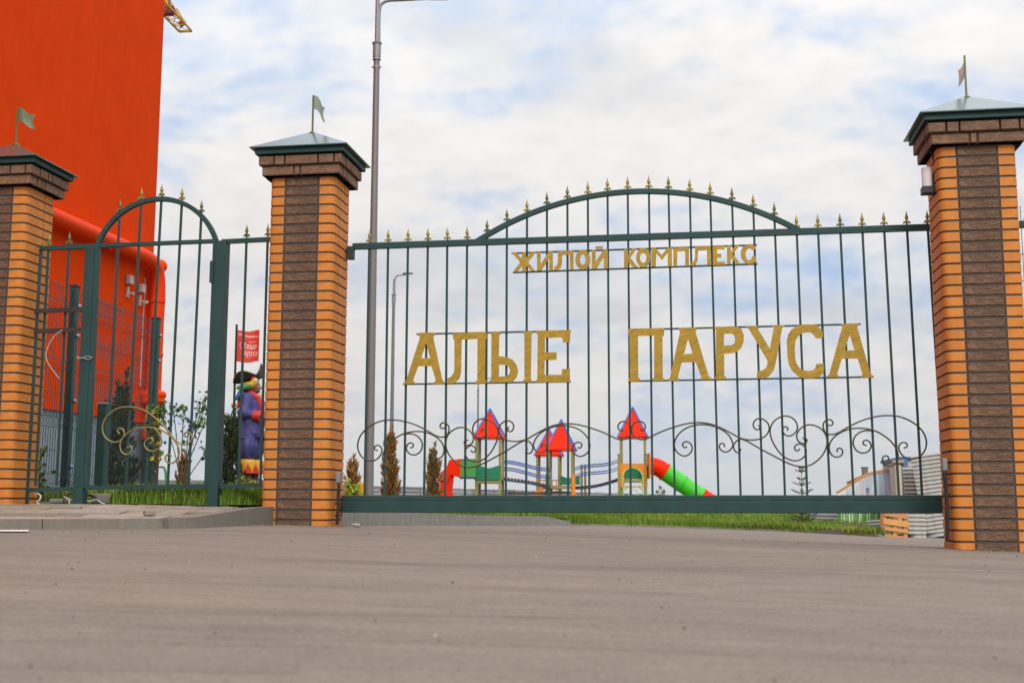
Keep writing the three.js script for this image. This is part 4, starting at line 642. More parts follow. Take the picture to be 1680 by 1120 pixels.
sapling('leafy_shrub', 'leafy green shrub before the yellow sleeve of the corner pipe', 'shrub', 252, 13.4, 0.17, [[248, 668, 0], [258, 680, 0.1], [244, 690, 0.1], [262, 672, -0.1], [254, 700, 0], [258, 745, 0]], 170, 0.06, [...lf, [0.35, 0.30, 0.03]], 73);
sapling('leafy_shrub', 'yellow green shrub at the foot of the dried thuja beside the pillar', 'shrub', 576, 17.2, -0.1, [[571, 790, 0], [580, 796, 0], [584, 800, 0.1], [575, 803, 0.1], [588, 800, 0]], 150, 0.055, [[0.42, 0.44, 0.04], [0.30, 0.36, 0.04]], 79);
sapling('weed', 'green weeds growing at the foot of the left pillar by the mesh fence', 'weed', 62, 10.6, 0.2, [[66, 735, 0], [62, 765, 0], [70, 780, 0.1], [58, 790, 0.1]], 60, 0.055, lf, 83);
sapling('weed', 'yellow flowering weeds at the statue foot behind the right wicket panel', 'weed', 398, 15, 0.18, [[392, 785, 0], [402, 788, 0.1], [410, 792, 0], [385, 795, 0]], 90, 0.05, [[0.12, 0.2, 0.03], [0.4, 0.33, 0.03]], 89);
{ // young spruce: whorls of drooping branches, each set with needles
  const d = 25, top = P(1315, 768, d), base = lawnY(top.x, d) - 0.02, h = top.y - base, t = thing('spruce_sapling', 'young spruce with a bare leader standing in the lawn behind the gate', 'tree', [top.x, base, top.z]);
  mesh('trunk', flat(new THREE.CylinderGeometry(0.005, 0.018, h, 7).translate(0, h / 2, 0)), M.bark, t);
  const br = []; for (const [y, r, n] of [[0.03, 0.22, 9], [0.08, 0.28, 10], [0.14, 0.30, 9], [0.22, 0.26, 8], [0.3, 0.22, 7], [0.42, 0.18, 6], [0.56, 0.23, 6], [0.70, 0.18, 4], [0.80, 0.10, 4], [0.93, 0.11, 4], [0.995, 0.05, 3]]) for (let k = 0; k < n; k++) { const a = k / n * 6.283 + y * 9; br.push([V3(0, y * h, 0), V3(Math.cos(a) * r, y * h + r * 0.42, Math.sin(a) * r)]); }
  mesh('branch', metre(merge(br.map(([a, b]) => bar(a, b, 0.007, 0.005)))), M.bark, t);
  mesh('needles', leaves(5200, () => { const [a, b] = br[Math.floor(rnd() * br.length)], k = rr(0.12, 1), q = rnd() * 6.28; return { p: a.clone().lerp(b, k), d: b.clone().sub(a).normalize().add(V3(Math.cos(q) * 0.7, rr(-0.5, 0.8), Math.sin(q) * 0.7)) }; }, 0.042, [[0.10, 0.14, 0.04], [0.13, 0.17, 0.045], [0.07, 0.11, 0.04], [0.20, 0.20, 0.06]], 6, 91), M.leaf, t);
}
// ---------------------------------------------------------------- pirate statue with its flag
function sdfMesh(prims, cen, half, res, k = 0.03, fold = 0) { // smooth union of tapered capsules and ellipsoids, meshed by marching cubes
  const mc = new MarchingCubes(res, M.white, false, false, 60000); mc.isolation = 0; const h = res / 2;
  const a = V3(), ba = V3(), pa = V3();
  for (let z = 0; z < res; z++) for (let y = 0; y < res; y++) for (let x = 0; x < res; x++) {
    a.set(cen[0] + (x - h) / h * half, cen[1] + (y - h) / h * half, cen[2] + (z - h) / h * half); let D = 9;
    for (const p of prims) { let d; if (p.e) { const q = Math.hypot((a.x - p.c[0]) / p.e[0], (a.y - p.c[1]) / p.e[1], (a.z - p.c[2]) / p.e[2]); d = (q - 1) * Math.min(...p.e); } else { ba.set(p.b[0] - p.a[0], p.b[1] - p.a[1], p.b[2] - p.a[2]); pa.set(a.x - p.a[0], a.y - p.a[1], a.z - p.a[2]); const t = Math.max(0, Math.min(1, pa.dot(ba) / ba.lengthSq())); d = pa.addScaledVector(ba, -t).length() - mix(p.r[0], p.r[1], t); } const kk = p.k ?? k, m = Math.max(0, kk - Math.abs(D - d)) / kk; D = Math.min(D, d) - m * m * kk / 4; }
    if (fold && D < 0.06) D += fold * fbm(a.x * 8 + 3, a.y * 3.2, a.z * 8, 3);
    mc.field[x + y * res + z * res * res] = -D;
  }
  mc.update(); const n = mc.count ?? mc.geometry.drawRange.count, g = new THREE.BufferGeometry();
  const pos = new Float32Array(n * 3), nor = new Float32Array(n * 3);
  for (let i = 0; i < n; i++) for (let c = 0; c < 3; c++) { pos[3 * i + c] = cen[c] + mc.positionArray[3 * i + c] * half; nor[3 * i + c] = mc.normalArray[3 * i + c]; }
  g.setAttribute('position', new THREE.BufferAttribute(pos, 3)); g.setAttribute('normal', new THREE.BufferAttribute(nor, 3)); return g;
}
{
  const d = 20, foot = P(407, 806, d), t = thing('pirate_statue', 'painted statue of a pirate in a blue coat facing right, half behind the pillar', 'statue', [foot.x, foot.y, foot.z]);
  const paintM = (r, g, b, ro = 0.5) => std(L3(r, g, b), { roughness: ro, map: mottled });
  const C = (a, b, r0, r1 = r0, k) => ({ a, b, r: [r0, r1], k }), El = (c, e, k) => ({ c, e, k });
  // x forward (he faces the pillar), z towards the street; total height about 2.2 m
  mesh('plinth', rbox(0.62, 0.40, 0.55, 0.06, -0.10, 0, 0.03, 2), paintM(0.13, 0.07, 0.05, 0.8), t);
  mesh('boots', sdfMesh([C([-0.02, 0.46, 0.12], [-0.02, 0.16, 0.12], 0.10, 0.085), C([0.0, 0.14, 0.12], [0.17, 0.13, 0.13], 0.075, 0.06), C([0.05, 0.46, -0.12], [0.05, 0.16, -0.12], 0.10, 0.085), C([0.07, 0.14, -0.12], [0.24, 0.13, -0.13], 0.075, 0.06)], [0.06, 0.3, 0], 0.36, 44), paintM(0.10, 0.045, 0.028), t);
  const cuff = [[0.15, 0.30], [0.158, 0.36], [0.162, 0.46], [0.15, 0.52], [0.12, 0.525]].map(([a, b]) => new THREE.Vector2(a, b));
  for (const [x, z] of [[-0.02, 0.12], [0.05, -0.12]]) {
    const c = mesh('boot_cuff', flat(new THREE.LatheGeometry(cuff, 22).translate(x, 0, z)), paintM(0.80, 0.42, 0.02), t);
    const fl = []; for (let k = 0; k < 7; k++) { const a = k / 7 * 6.283 + 0.4, s = [[-0.055, 0.295], [0.055, 0.295], [0.045, 0.37], [0.018, 0.40], [0.0, 0.455], [-0.022, 0.40], [-0.045, 0.365]]; const g = extrude(s, 0.012, [], 0.003); g.translate(0, 0, 0.150); g.rotateY(a); g.translate(x, 0, z); fl.push(g); }
    mesh('flame', metre(merge(fl)), paintM(0.68, 0.03, 0.012), c);
  }
  const blue = paintM(0.058, 0.056, 0.215, 0.6);
  mesh('trousers', sdfMesh([C([0.0, 0.93, 0.09], [-0.02, 0.66, 0.12], 0.165, 0.175), C([-0.02, 0.66, 0.12], [-0.02, 0.54, 0.12], 0.16, 0.11), C([0.03, 0.93, -0.09], [0.05, 0.66, -0.12], 0.165, 0.175), C([0.05, 0.66, -0.12], [0.05, 0.54, -0.12], 0.16, 0.11)], [0.0, 0.75, 0], 0.38, 50, 0.03, 0.04), blue, t);
  const coatG = sdfMesh([
    El([0.02, 1.42, 0], [0.20, 0.30, 0.23], 0.08), El([0.03, 1.18, 0], [0.215, 0.24, 0.22], 0.08), C([-0.08, 1.05, 0.07], [-0.15, 0.83, 0.10], 0.17, 0.13, 0.08), C([0.04, 1.05, 0.10], [0.07, 0.84, 0.14], 0.17, 0.12, 0.08), C([0.04, 1.05, -0.10], [0.07, 0.84, -0.14], 0.17, 0.12, 0.08), C([-0.08, 1.05, -0.07], [-0.15, 0.83, -0.10], 0.17, 0.13, 0.08),
    C([-0.02, 1.60, 0.19], [-0.05, 1.26, 0.28], 0.115, 0.10, 0.05), C([-0.05, 1.26, 0.28], [0.17, 1.20, 0.24], 0.095, 0.085, 0.04), C([-0.02, 1.60, -0.19], [-0.03, 1.26, -0.28], 0.115, 0.10, 0.05), C([-0.03, 1.26, -0.28], [0.18, 1.18, -0.24], 0.095, 0.085, 0.04), C([0.0, 1.62, 0], [0.01, 1.72, 0], 0.13, 0.10, 0.05)], [0, 1.27, 0], 0.56, 72, 0.03, 0.035);
  mesh('coat', coatG, blue, t);
  mesh('coat_hem', tube(Array.from({ length: 20 }, (_, i) => { const a = i / 20 * 6.283; return V3(-0.035 + 0.262 * Math.cos(a), 0.755 + 0.012 * Math.sin(3 * a), 0.262 * Math.sin(a)); }), 0.022, 60, 8, true), blue, t);
  const redP = paintM(0.62, 0.03, 0.015);
  for (const s of [1, -1]) mesh('sleeve_cuff', flat(new THREE.CylinderGeometry(0.108, 0.118, 0.13, 18).rotateZ(Math.PI / 2 - 0.22).translate(0.16, 1.20, 0.245 * s)), redP, t);
  mesh('lapel', sdfMesh([C([-0.02, 1.74, 0.11], [0.13, 1.62, 0.15], 0.05, 0.05), C([0.13, 1.62, 0.15], [0.20, 1.42, 0.12], 0.05, 0.045), C([0.20, 1.42, 0.12], [0.225, 1.18, 0.09], 0.045, 0.035), C([-0.02, 1.74, -0.11], [0.13, 1.62, -0.15], 0.05, 0.05), C([0.13, 1.62, -0.15], [0.20, 1.42, -0.12], 0.05, 0.045), C([0.20, 1.42, -0.12], [0.225, 1.18, -0.09], 0.045, 0.035)], [0.1, 1.45, 0], 0.36, 44, 0.02), redP, t);
  mesh('shirt', sdfMesh([C([0.12, 1.66, 0], [0.19, 1.32, 0], 0.075, 0.06)], [0.15, 1.5, 0], 0.3, 30), paintM(0.55, 0.42, 0.30), t);
  mesh('hair_ribbon', sdfMesh([C([-0.10, 1.86, 0.06], [-0.17, 1.72, 0.10], 0.035, 0.03), C([-0.17, 1.72, 0.10], [-0.19, 1.38, 0.12], 0.035, 0.02)], [-0.14, 1.62, 0.09], 0.32, 36), redP, t);
  const skin = paintM(0.36, 0.17, 0.09);
  const head = mesh('head', sdfMesh([El([0.02, 1.86, 0], [0.115, 0.135, 0.10], 0.03), C([-0.01, 1.68, 0], [0.0, 1.80, 0], 0.075, 0.07, 0.03), El([0.07, 1.79, 0], [0.07, 0.065, 0.062], 0.04), C([0.125, 1.885, 0], [0.155, 1.835, 0], 0.014, 0.024, 0.02), El([0.105, 1.915, 0], [0.03, 0.016, 0.075], 0.02), El([-0.0, 1.85, 0.105], [0.028, 0.042, 0.016], 0.01), El([-0.0, 1.85, -0.105], [0.028, 0.042, 0.016], 0.01), El([0.128, 1.797, 0], [0.016, 0.008, 0.03], 0.008), El([0.128, 1.782, 0], [0.015, 0.009, 0.026], 0.008)], [0.03, 1.82, 0], 0.22, 64, 0.02), skin, t);
  for (const s of [1, -1]) { mesh('eye', flat(new THREE.SphereGeometry(0.014, 10, 8).translate(0.112, 1.883, 0.042 * s)), M.white, head); }
  mesh('beard', sdfMesh([El([0.09, 1.735, 0], [0.055, 0.055, 0.058]), C([0.11, 1.73, 0], [0.125, 1.66, 0], 0.035, 0.012), C([0.135, 1.815, 0.005], [0.11, 1.795, 0.06], 0.014, 0.008), C([0.135, 1.815, -0.005], [0.11, 1.795, -0.06], 0.014, 0.008), El([-0.05, 1.80, 0.0], [0.09, 0.12, 0.10])], [0.04, 1.76, 0], 0.2, 48, 0.015), paintM(0.018, 0.012, 0.010, 0.7), t);
  { // tricorn hat: a crown and a brim turned up on three sides
    const n = 48, rings = [], pos = [], idx = []; const brim = (k, a) => { const up = Math.pow(0.5 + 0.5 * Math.cos(3 * a), 0.6) * (0.88 + 0.25 * Math.cos(a)), R = mix(0.125, 0.295 - 0.055 * up, k); return [R * Math.cos(a) + 0.0, 0.02 + (0.015 + 0.17 * up) * k * k + 0.02 * k, R * Math.sin(a)]; };
    for (const o of [0, 0.014]) for (const k of [0, 0.33, 0.66, 1]) for (let i = 0; i < n; i++) { const q = brim(k, i / n * 6.283); pos.push(q[0], q[1] + o, q[2]); }
    for (let l = 0; l < 2; l++) for (let r = 0; r < 3; r++) for (let i = 0; i < n; i++) { const j = (i + 1) % n, a = (l * 4 + r) * n; l ? idx.push(a + i, a + n + i, a + n + j, a + i, a + n + j, a + j) : idx.push(a + i, a + n + j, a + n + i, a + i, a + j, a + n + j); }
    for (let i = 0; i < n; i++) { const j = (i + 1) % n; idx.push(3 * n + i, 3 * n + j, 7 * n + j, 3 * n + i, 7 * n + j, 7 * n + i); }
    const g = new THREE.BufferGeometry(); g.setAttribute('position', new THREE.Float32BufferAttribute(pos, 3)); g.setIndex(idx); g.computeVertexNormals();
    const hat = mesh('hat', merge([flat(g), flat(new THREE.SphereGeometry(0.135, 20, 10, 0, 6.3, 0, 1.6).scale(1, 0.95, 1).translate(0, 0.02, 0))].map((q) => metre(q))), paintM(0.028, 0.026, 0.034, 0.6), t); hat.position.set(0.0, 1.945, 0); hat.rotation.z = 0.30;
    mesh('hat_trim', tube(Array.from({ length: 36 }, (_, i) => { const q = brim(1, i / 36 * 6.283); return V3(q[0], q[1] + 0.008, q[2]); }), 0.009, 108, 6, true), paintM(0.30, 0.20, 0.05), hat);
  }
  { const p = mesh('parrot', sdfMesh([El([0.0, 0.0, 0], [0.15, 0.06, 0.06]), El([0.135, 0.055, 0], [0.055, 0.05, 0.045])], [0.03, 0.02, 0], 0.24, 40, 0.05), paintM(0.70, 0.44, 0.02), t); p.position.set(-0.03, 1.86, 0.19); p.rotation.z = 0.22;
    mesh('wing', flat(new THREE.SphereGeometry(1, 14, 10).scale(0.13, 0.05, 0.03).translate(-0.05, -0.01, 0.05)), paintM(0.05, 0.30, 0.12), p); mesh('tail', flat(new THREE.SphereGeometry(1, 14, 10).scale(0.15, 0.04, 0.035).rotateZ(0.75).translate(-0.14, -0.10, 0.0)), paintM(0.03, 0.16, 0.42), p);
    mesh('crest', flat(new THREE.SphereGeometry(1, 12, 8).scale(0.045, 0.03, 0.03).translate(0.12, 0.11, 0)), redP, p); mesh('beak', flat(new THREE.ConeGeometry(0.022, 0.06, 10).rotateZ(-2.3).translate(0.195, 0.035, 0)), M.black, p); mesh('face', flat(new THREE.SphereGeometry(0.032, 12, 8).translate(0.15, 0.06, 0.024)), M.white, p); }
  for (const s of [1, -1]) { // hands closed round a staff handle: palm, four curled fingers, thumb
    const pr = [El([0.30, 1.175, 0.235 * s], [0.055, 0.045, 0.03], 0.02)]; for (let f = 0; f < 4; f++) { const y = 1.21 - f * 0.023, l = [0.06, 0.068, 0.064, 0.052][f]; pr.push(C([0.335, y, 0.225 * s], [0.335 + l * 0.6, y - 0.006, 0.205 * s], 0.011, 0.010, 0.006), C([0.335 + l * 0.6, y - 0.006, 0.205 * s], [0.345 + l * 0.3, y - 0.012, 0.172 * s], 0.010, 0.008, 0.006)); } pr.push(C([0.30, 1.205, 0.215 * s], [0.345, 1.225, 0.18 * s], 0.014, 0.010, 0.01));
    mesh('hand', sdfMesh(pr, [0.33, 1.18, 0.21 * s], 0.12, 44, 0.012), skin, t); }
  mesh('staff', metre(bar(V3(0.355, 0.10, 0.0), V3(0.355, 1.24, 0.0), 0.05, 0.05, 10)), M.bark, t);
  mesh('cross_handle', metre(bar(V3(0.362, 1.185, -0.26), V3(0.362, 1.185, 0.26), 0.034, 0.034, 10)), M.bark, t);
  { // settle the figure's proportions: shorter trunk and a higher coat hem over full breeches
    const K = [[-1, -1], [0.53, 0.53], [0.755, 0.90], [1.66, 1.59], [1.86, 1.745], [2.4, 2.24]], re = (y) => { for (let i = 1; i < K.length; i++) if (y <= K[i][0]) return mix(K[i - 1][1], K[i][1], (y - K[i - 1][0]) / (K[i][0] - K[i - 1][0])); return y; };
    for (const m of t.children) for (const o of [m, ...m.children]) if (o === m && m.position.y > 0.5) { m.position.y = re(m.position.y); break; } else { const p = o.geometry.attributes.position; for (let i = 0; i < p.count; i++) p.setY(i, re(p.getY(i))); }
  }
  // flag on its own black pole behind the statue
  const fp = P(386, 822, 20.6), ft = P(388, 532, 20.6), fh = ft.y - fp.y, f = thing('banner_flag', 'red flag with white lettering on a black pole behind the pirate statue', 'flag', [ft.x, fp.y, fp.z]);
  mesh('pole', flat(new THREE.CylinderGeometry(0.019, 0.022, fh, 10).translate(0, fh / 2, 0)), M.black, f);
  const tex = canvasTex(512, 512, (x, w, h) => { x.fillStyle = '#d8402f'; x.fillRect(0, 0, w, h); x.fillStyle = '#fbe9e4'; x.textAlign = 'center'; x.font = 'bold 46px sans-serif'; x.save(); x.translate(w / 2, 96); x.rotate(0.12); x.fillText('Добро пожаловать в', 0, 0, 460); x.restore(); x.font = '24px sans-serif'; x.save(); x.translate(w * 0.68, 190); x.rotate(0.1); x.fillText('жилой комплекс', 0, 0); x.restore(); x.save(); x.translate(w * 0.5, 285); x.rotate(0.16); x.font = 'italic 128px serif'; x.fillText('Алые', 10, 0); x.fillText('паруса', 40, 108, 380); x.restore(); x.strokeStyle = '#fbe9e4'; x.lineWidth = 7; x.beginPath(); x.ellipse(150, 250, 92, 60, 0.2, 2.0, 6.0); x.stroke(); });
  const fw = 0.385, cloth = sheet(24, 12, (s, v) => [0.02 + s * fw, fh - 0.10 - 0.03 * s - 0.035 * Math.sin(s * 5.2) * s - 0.55 * (1 - v), 0.03 * Math.sin(s * 7) * s]); const uv = cloth.attributes.uv; for (let i = 0; i < uv.count; i++) uv.setXY(i, (i % 25) / 24, Math.floor(i / 25) / 12);
  mesh('cloth', cloth, std(L3(1, 1, 1), { map: tex, side: THREE.DoubleSide, roughness: 0.7 }), f);
}
// ---------------------------------------------------------------- playground on the lawn
const GY = -0.19; // lawn level out there
function playTower(label, u, d, vRoof, vApex, vDeck, opts = {}) {
  const c = P(u, 800, d), y = (v) => P(u, v, d).y - GY, t = thing('playground_tower', label, 'playground tower', [c.x, GY, c.z - 0.5], opts.turn ?? -0.12);
  const hw = 0.5, yr = y(vRoof), ya = y(vApex), yd = y(vDeck);
  for (const sx of [-1, 1]) for (const sz of [-1, 1]) mesh('post', rbox(0.10, yr + 0.05, 0.10, sx * hw, yr / 2, sz * hw, 0.01), M.pOlive, t);
  const W = 1.24, rise = ya - yr, tri = (a, b, c2) => { const g = new THREE.BufferGeometry(); g.setAttribute('position', new THREE.Float32BufferAttribute([...a, ...b, ...c2], 3)); return g; };
  const apex = V3(0, ya, 0), cs = [[-1, 1], [1, 1], [1, -1], [-1, -1]].map(([a, b]) => V3(a * W / 2, yr, b * W / 2));
  for (let i = 0; i < 4; i++) { // each roof face a board with thickness, with blue bars on the hips
    const a = cs[i], b = cs[(i + 1) % 4], n = V3().crossVectors(b.clone().sub(a), apex.clone().sub(a)).normalize().multiplyScalar(0.03), p = [], A = [a, b, apex], B = A.map((q) => q.clone().sub(n)); const push = (...q) => q.forEach((w) => p.push(w.x, w.y, w.z));
    push(...A, B[0], B[2], B[1]); for (let k = 0; k < 3; k++) { const m = (k + 1) % 3; push(A[k], B[k], A[m], A[m], B[k], B[m]); }
    const g = new THREE.BufferGeometry(); g.setAttribute('position', new THREE.Float32BufferAttribute(p, 3)); g.computeVertexNormals(); mesh('roof_panel', metre(g), M.pRed, t);
    const e = a.clone().add(V3(Math.sign(a.x) * 0.012, -0.02, Math.sign(a.z) * 0.012)); mesh('hip_bar', metre(bar(e, apex.clone().add(V3(0, 0.03, 0)), 0.062)), M.pBlue, t);
    mesh('eave_board', metre(bar(a.clone().add(V3(0, -0.04, 0)).multiply(V3(0.93, 1, 0.93)), b.clone().add(V3(0, -0.04, 0)).multiply(V3(0.93, 1, 0.93)), 0.03, 0.09)), M.pRed, t);
  }
  mesh('deck', merge([rbox(1.02, 0.04, 1.02, 0, yd, 0), rbox(1.0, 0.10, 0.05, 0, yd - 0.07, 0.5), rbox(1.0, 0.10, 0.05, 0, yd - 0.07, -0.5), rbox(0.05, 0.10, 0.94, 0.5, yd - 0.07, 0), rbox(0.05, 0.10, 0.94, -0.5, yd - 0.07, 0)]), opts.deck ?? M.pOlive, t);
  t.userData.yd = yd; return t;
}
const wavy = (w, h, dip, th) => { const s = [[-w / 2, 0], [w / 2, 0]]; for (let i = 0; i <= 16; i++) { const x = w / 2 - i / 16 * w; s.push([x, h - dip * 0.5 * (1 + Math.cos(x / w * 2 * Math.PI))]); } const g = extrude(s, th, [], 0.006); return metre(g); };
{
  const t1 = playTower('left playground tower with red pointed roof and green side panel', 803, 50.5, 717, 670, 788), y1 = t1.userData.yd;
  { const p = mesh('side_panel', wavy(1.06, 0.60, 0.12, 0.03), M.pGreen, t1); p.position.set(0.02, y1 + 0.03, 0.53); mesh('side_panel', wavy(1.0, 0.6, 0.12, 0.03), M.pGreen, t1).position.set(0, y1 + 0.03, -0.56); }
  mesh('cross_bar', rbox(1.0, 0.05, 0.05, 0, 0.62, 0.45), M.pRed, t1); mesh('cross_bar', rbox(0.06, 0.05, 1.0, -0.5, 0.62, 0), M.pRed, t1);
  for (const s of [-1, 1]) mesh('corner_trim', rbox(0.03, 0.55, 0.03, s * 0.57, y1 + 0.3, 0.57), M.pOrange, t1);
  // crawl tunnel and red slide at its left
  const z = -50.5, sc = 50.5 / 1960, k = (u, v) => { const p = P(u, v, 50.5); return [p.x, p.y - GY]; }, o = P(756, 800, 50.5);
  const tn1 = thing('crawl_passage', 'green crawl passage with white slanted stripes between red slide and tower', 'play panel', [P(768, 800, 50.5).x, GY, z]), bx = P(768, 800, 50.5).x;
  const [, pt] = k(768, 755), [, pb] = k(768, 782);
  for (const s of [0.36, -0.36]) { const p = mesh('panel', rbox(0.66, pt - pb, 0.03, 0, (pt + pb) / 2, s, 0.008), M.pGrass, tn1); for (const dx of [-0.03, 0.12]) mesh('stripe', extrude([[dx - 0.10, pb + 0.14], [dx - 0.03, pb + 0.14], [dx + 0.07, pt - 0.14], [dx, pt - 0.14]], 0.006).translate(0, 0, s > 0 ? 0.016 : -0.022), M.white, p); }
  mesh('floor', rbox(0.7, 0.06, 0.75, 0, pb - 0.05, 0), M.pNavy, tn1); mesh('top_bar', metre(bar(V3(-0.33, pt + 0.02, 0.36), V3(0.33, pt + 0.02, 0.36), 0.04)), M.pNavy, tn1); mesh('edge_post', rbox(0.05, pt - pb + 0.1, 0.05, -0.34, (pt + pb) / 2, 0.36), M.pRed, tn1);
  const sl = thing('slide', 'red moulded plastic slide at the left end of the playground', 'slide', [P(740, 800, 50.5).x, GY, z]), q = (u, v) => { const p = P(u, v, 50.5); return [p.x - sl.position.x, p.y - GY]; };
  const side = [[755, 754], [738, 755], [733, 768], [722, 777], [721, 790], [735, 786], [738, 778], [755, 783]];
  for (const s of [0.34, -0.37]) mesh('side_wall', extrude(side.map(([u, v]) => q(u, v)), 0.03, [], 0.01).translate(0, 0, s), M.pRed, sl);
  mesh('chute', metre(merge([bar(V3(...q(755, 781), 0), V3(...q(740, 779), 0), 0.05, 0.7), bar(V3(...q(740, 779), 0), V3(...q(727, 800), 0), 0.05, 0.7), bar(V3(...q(727, 800), 0), V3(...q(722, 838), 0), 0.05, 0.7)])), M.pRed, sl);
  mesh('hood', extrude([[755, 754], [738, 755], [733, 768], [726, 774], [727, 777], [735, 770], [740, 758], [755, 757]].map(([u, v]) => q(u, v)), 0.72, [], 0.008).translate(0, 0, -0.36), M.pRed, sl);
  mesh('foot', extrude([[725, 776], [744, 780], [741, 808], [745, 812], [745, 832], [724, 835], [722, 805]].map(([u, v]) => q(u, v)), 0.5, [], 0.012).translate(0, 0, -0.25), M.pRed, sl);
  // middle pair of towers
  const t2 = playTower('middle playground tower with red pointed roof, the nearer of two overlapping ones', 922, 51.5, 737, 688, 797);
  const t2b = playTower('middle playground tower with red pointed roof, partly hidden behind the nearer one', 901.5, 55, 746, 703, 798);
  const y2 = t2.userData.yd, y2b = t2b.userData.yd;
  mesh('under_beam', rbox(1.3, 0.12, 0.08, -0.05, y2 - 0.28, 0.5), M.pPlank, t2);
  for (const s of [-1, 1]) mesh('guard_board', extrude([[0, -0.5], [0.14, -0.5], [0.14, 0.45], [0.08, 0.62], [0, 0.62]], 0.03, [], 0.006).translate(s * 0.56 - 0.07, y2 - 0.1, 0.56), s < 0 ? M.pGreen : M.pOrange, t2);
  mesh('wavy_panel', wavy(1.0, 0.42, 0.12, 0.03), M.pGreen, t2b).position.set(0.9, y2b + 0.1, -0.3);
  for (let i = 0; i < 5; i++) mesh('railing_bar', rbox(0.03, 0.55, 0.03, -0.38 + i * 0.19, y2b + 0.0, 0.52), M.pRed, t2b); for (const yy of [0.28, -0.27]) mesh('railing_rail', rbox(1.1, 0.045, 0.045, 0, y2b + yy, 0.52), M.pRed, t2b);
  const sm = thing('small_slide', 'small orange sided slide before the middle playground towers', 'slide', [P(878, 800, 53.5).x, GY, -53.5]);
  for (const s of [0.25, -0.28]) mesh('side_board', extrude([[-0.55, 0.05], [-0.38, 0.05], [0.32, 0.85], [0.32, 1.1], [0.2, 1.1]], 0.03, [], 0.006).translate(0, 0, s), M.pOrange, sm); mesh('chute', metre(bar(V3(-0.5, 0.1, 0), V3(0.28, 0.95, 0), 0.03, 0.5)), M.galv, sm);
  // right tower, its orange tunnel panel and climbing arch
  const t3 = playTower('right playground tower with red pointed roof, orange panel and tube slide', 1041.5, 50, 716, 667, 786), y3 = t3.userData.yd;
  { const pw = 1.16, ph = 0.98, arc = []; for (let i = 0; i <= 14; i++) { const a = Math.PI * (1 - i / 14); arc.push([0.0 + 0.38 * Math.cos(a), y3 + 0.12 + 0.38 * Math.sin(a)]); } arc.push([0.38, y3 - 0.28], [-0.38, y3 - 0.28]); mesh('arch_panel', extrude([[-pw / 2, y3 - 0.33], [pw / 2, y3 - 0.33], [pw / 2, y3 + ph - 0.33], [-pw / 2, y3 + ph - 0.33]], 0.03, [arc.reverse()], 0.006).translate(0, 0, 0.55), M.pOrange, t3); mesh('back_panel', wavy(1.0, 0.62, 0.1, 0.03), M.pGreen, t3).position.set(0, y3, -0.55); mesh('side_panel', rbox(0.03, 0.9, 1.0, 0.56, y3 + 0.1, 0), M.pOrange, t3); }
  for (const s of [-1, 1]) { mesh('side_post', rbox(0.09, y3 + 1.0, 0.09, s * 0.56 - 0.03, (y3 + 1.0) / 2, 0.62), M.pOlive, t3); mesh('post_cap', rbox(0.10, 0.04, 0.10, s * 0.56 - 0.03, y3 + 1.02, 0.62), M.pBlue, t3); }
  const cf = thing('climbing_frame', 'light green bent tube climbing arch before the orange tower panel', 'climbing frame', [P(1038, 800, 49).x, GY, -48.9]);
  const lp = (r, z0, bulge) => { const p = []; p.push(V3(-0.40, 0, z0 + bulge)); for (let i = 0; i <= 10; i++) { const a = Math.PI * (1 - i / 10); p.push(V3(0.40 * Math.cos(a), y3 + 0.08 + 0.36 * Math.sin(a), z0 - 0.2 * Math.sin(a))); } p.push(V3(0.40, 0, z0 + bulge)); return p; };
  mesh('arch_tube', tube(lp(0.4, 0, 0.25), 0.022, 60, 8), M.pLime, cf);
  for (const [yy, dr] of [[0.30, 0], [0.62, 0.04], [0.94, 0.06], [1.2, 0.08]]) mesh('rung', tube([V3(-0.4, yy, 0.2 - yy * 0.1), V3(-0.2, yy + 0.12, 0.28), V3(0, yy + 0.16, 0.3), V3(0.2, yy + 0.12, 0.28), V3(0.4, yy, 0.2 - yy * 0.1)], 0.018, 24, 7), M.pLime, cf);
  for (const [cx2, cy2] of [[-0.16, 0.45], [0.16, 0.45], [0, 0.8]]) mesh('ring', flat(new THREE.TorusGeometry(0.17, 0.016, 7, 22).translate(cx2, cy2, 0.24)), M.pLime, cf);
  for (const s of [-1, 1]) mesh('side_bolt', rbox(0.14, 0.03, 0.03, s * 0.46, y3 + 0.12, 0), M.pGrass, cf);
  // tube slide
  const ts = thing('tube_slide', 'tube slide in red and bright green segments running down to the right', 'slide', [P(1066, 800, 49.8).x, GY, -49.8]), w = (u, v, z = 0) => { const p = P(u, v, 49.8); return V3(p.x - ts.position.x, p.y - GY, z); };
  const rad = 0.36; const seg = (name, pts, m) => mesh(name, tube(pts, rad, pts.length * 8, 24), m, ts);
  seg('tube_segment', [w(1065, 764), w(1074, 765), w(1083, 768.5), w(1091, 774)], M.pRed); seg('tube_segment', [w(1091, 774), w(1105, 783.5), w(1119, 793)], M.pBright); seg('tube_segment', [w(1119, 793), w(1134, 803.5), w(1149, 813)], M.pBright); seg('tube_segment', [w(1149, 813), w(1163, 822), w(1176, 828), w(1190, 829)], M.pRed);
  const ring = (u, v, du, dv, m) => { const g = flat(new THREE.TorusGeometry(rad + 0.012, 0.03, 8, 28)); g.applyQuaternion(new THREE.Quaternion().setFromUnitVectors(V3(0, 0, 1), V3(du, -dv, 0).normalize())); const c = w(u, v); g.translate(c.x, c.y, c.z); mesh('joint_ring', g, m, ts); };
  ring(1091, 774, 14, 9.3, M.pRed); ring(1119, 793, 14, 9.8, M.pBright); ring(1149, 813, 14, 9.5, M.pBright);
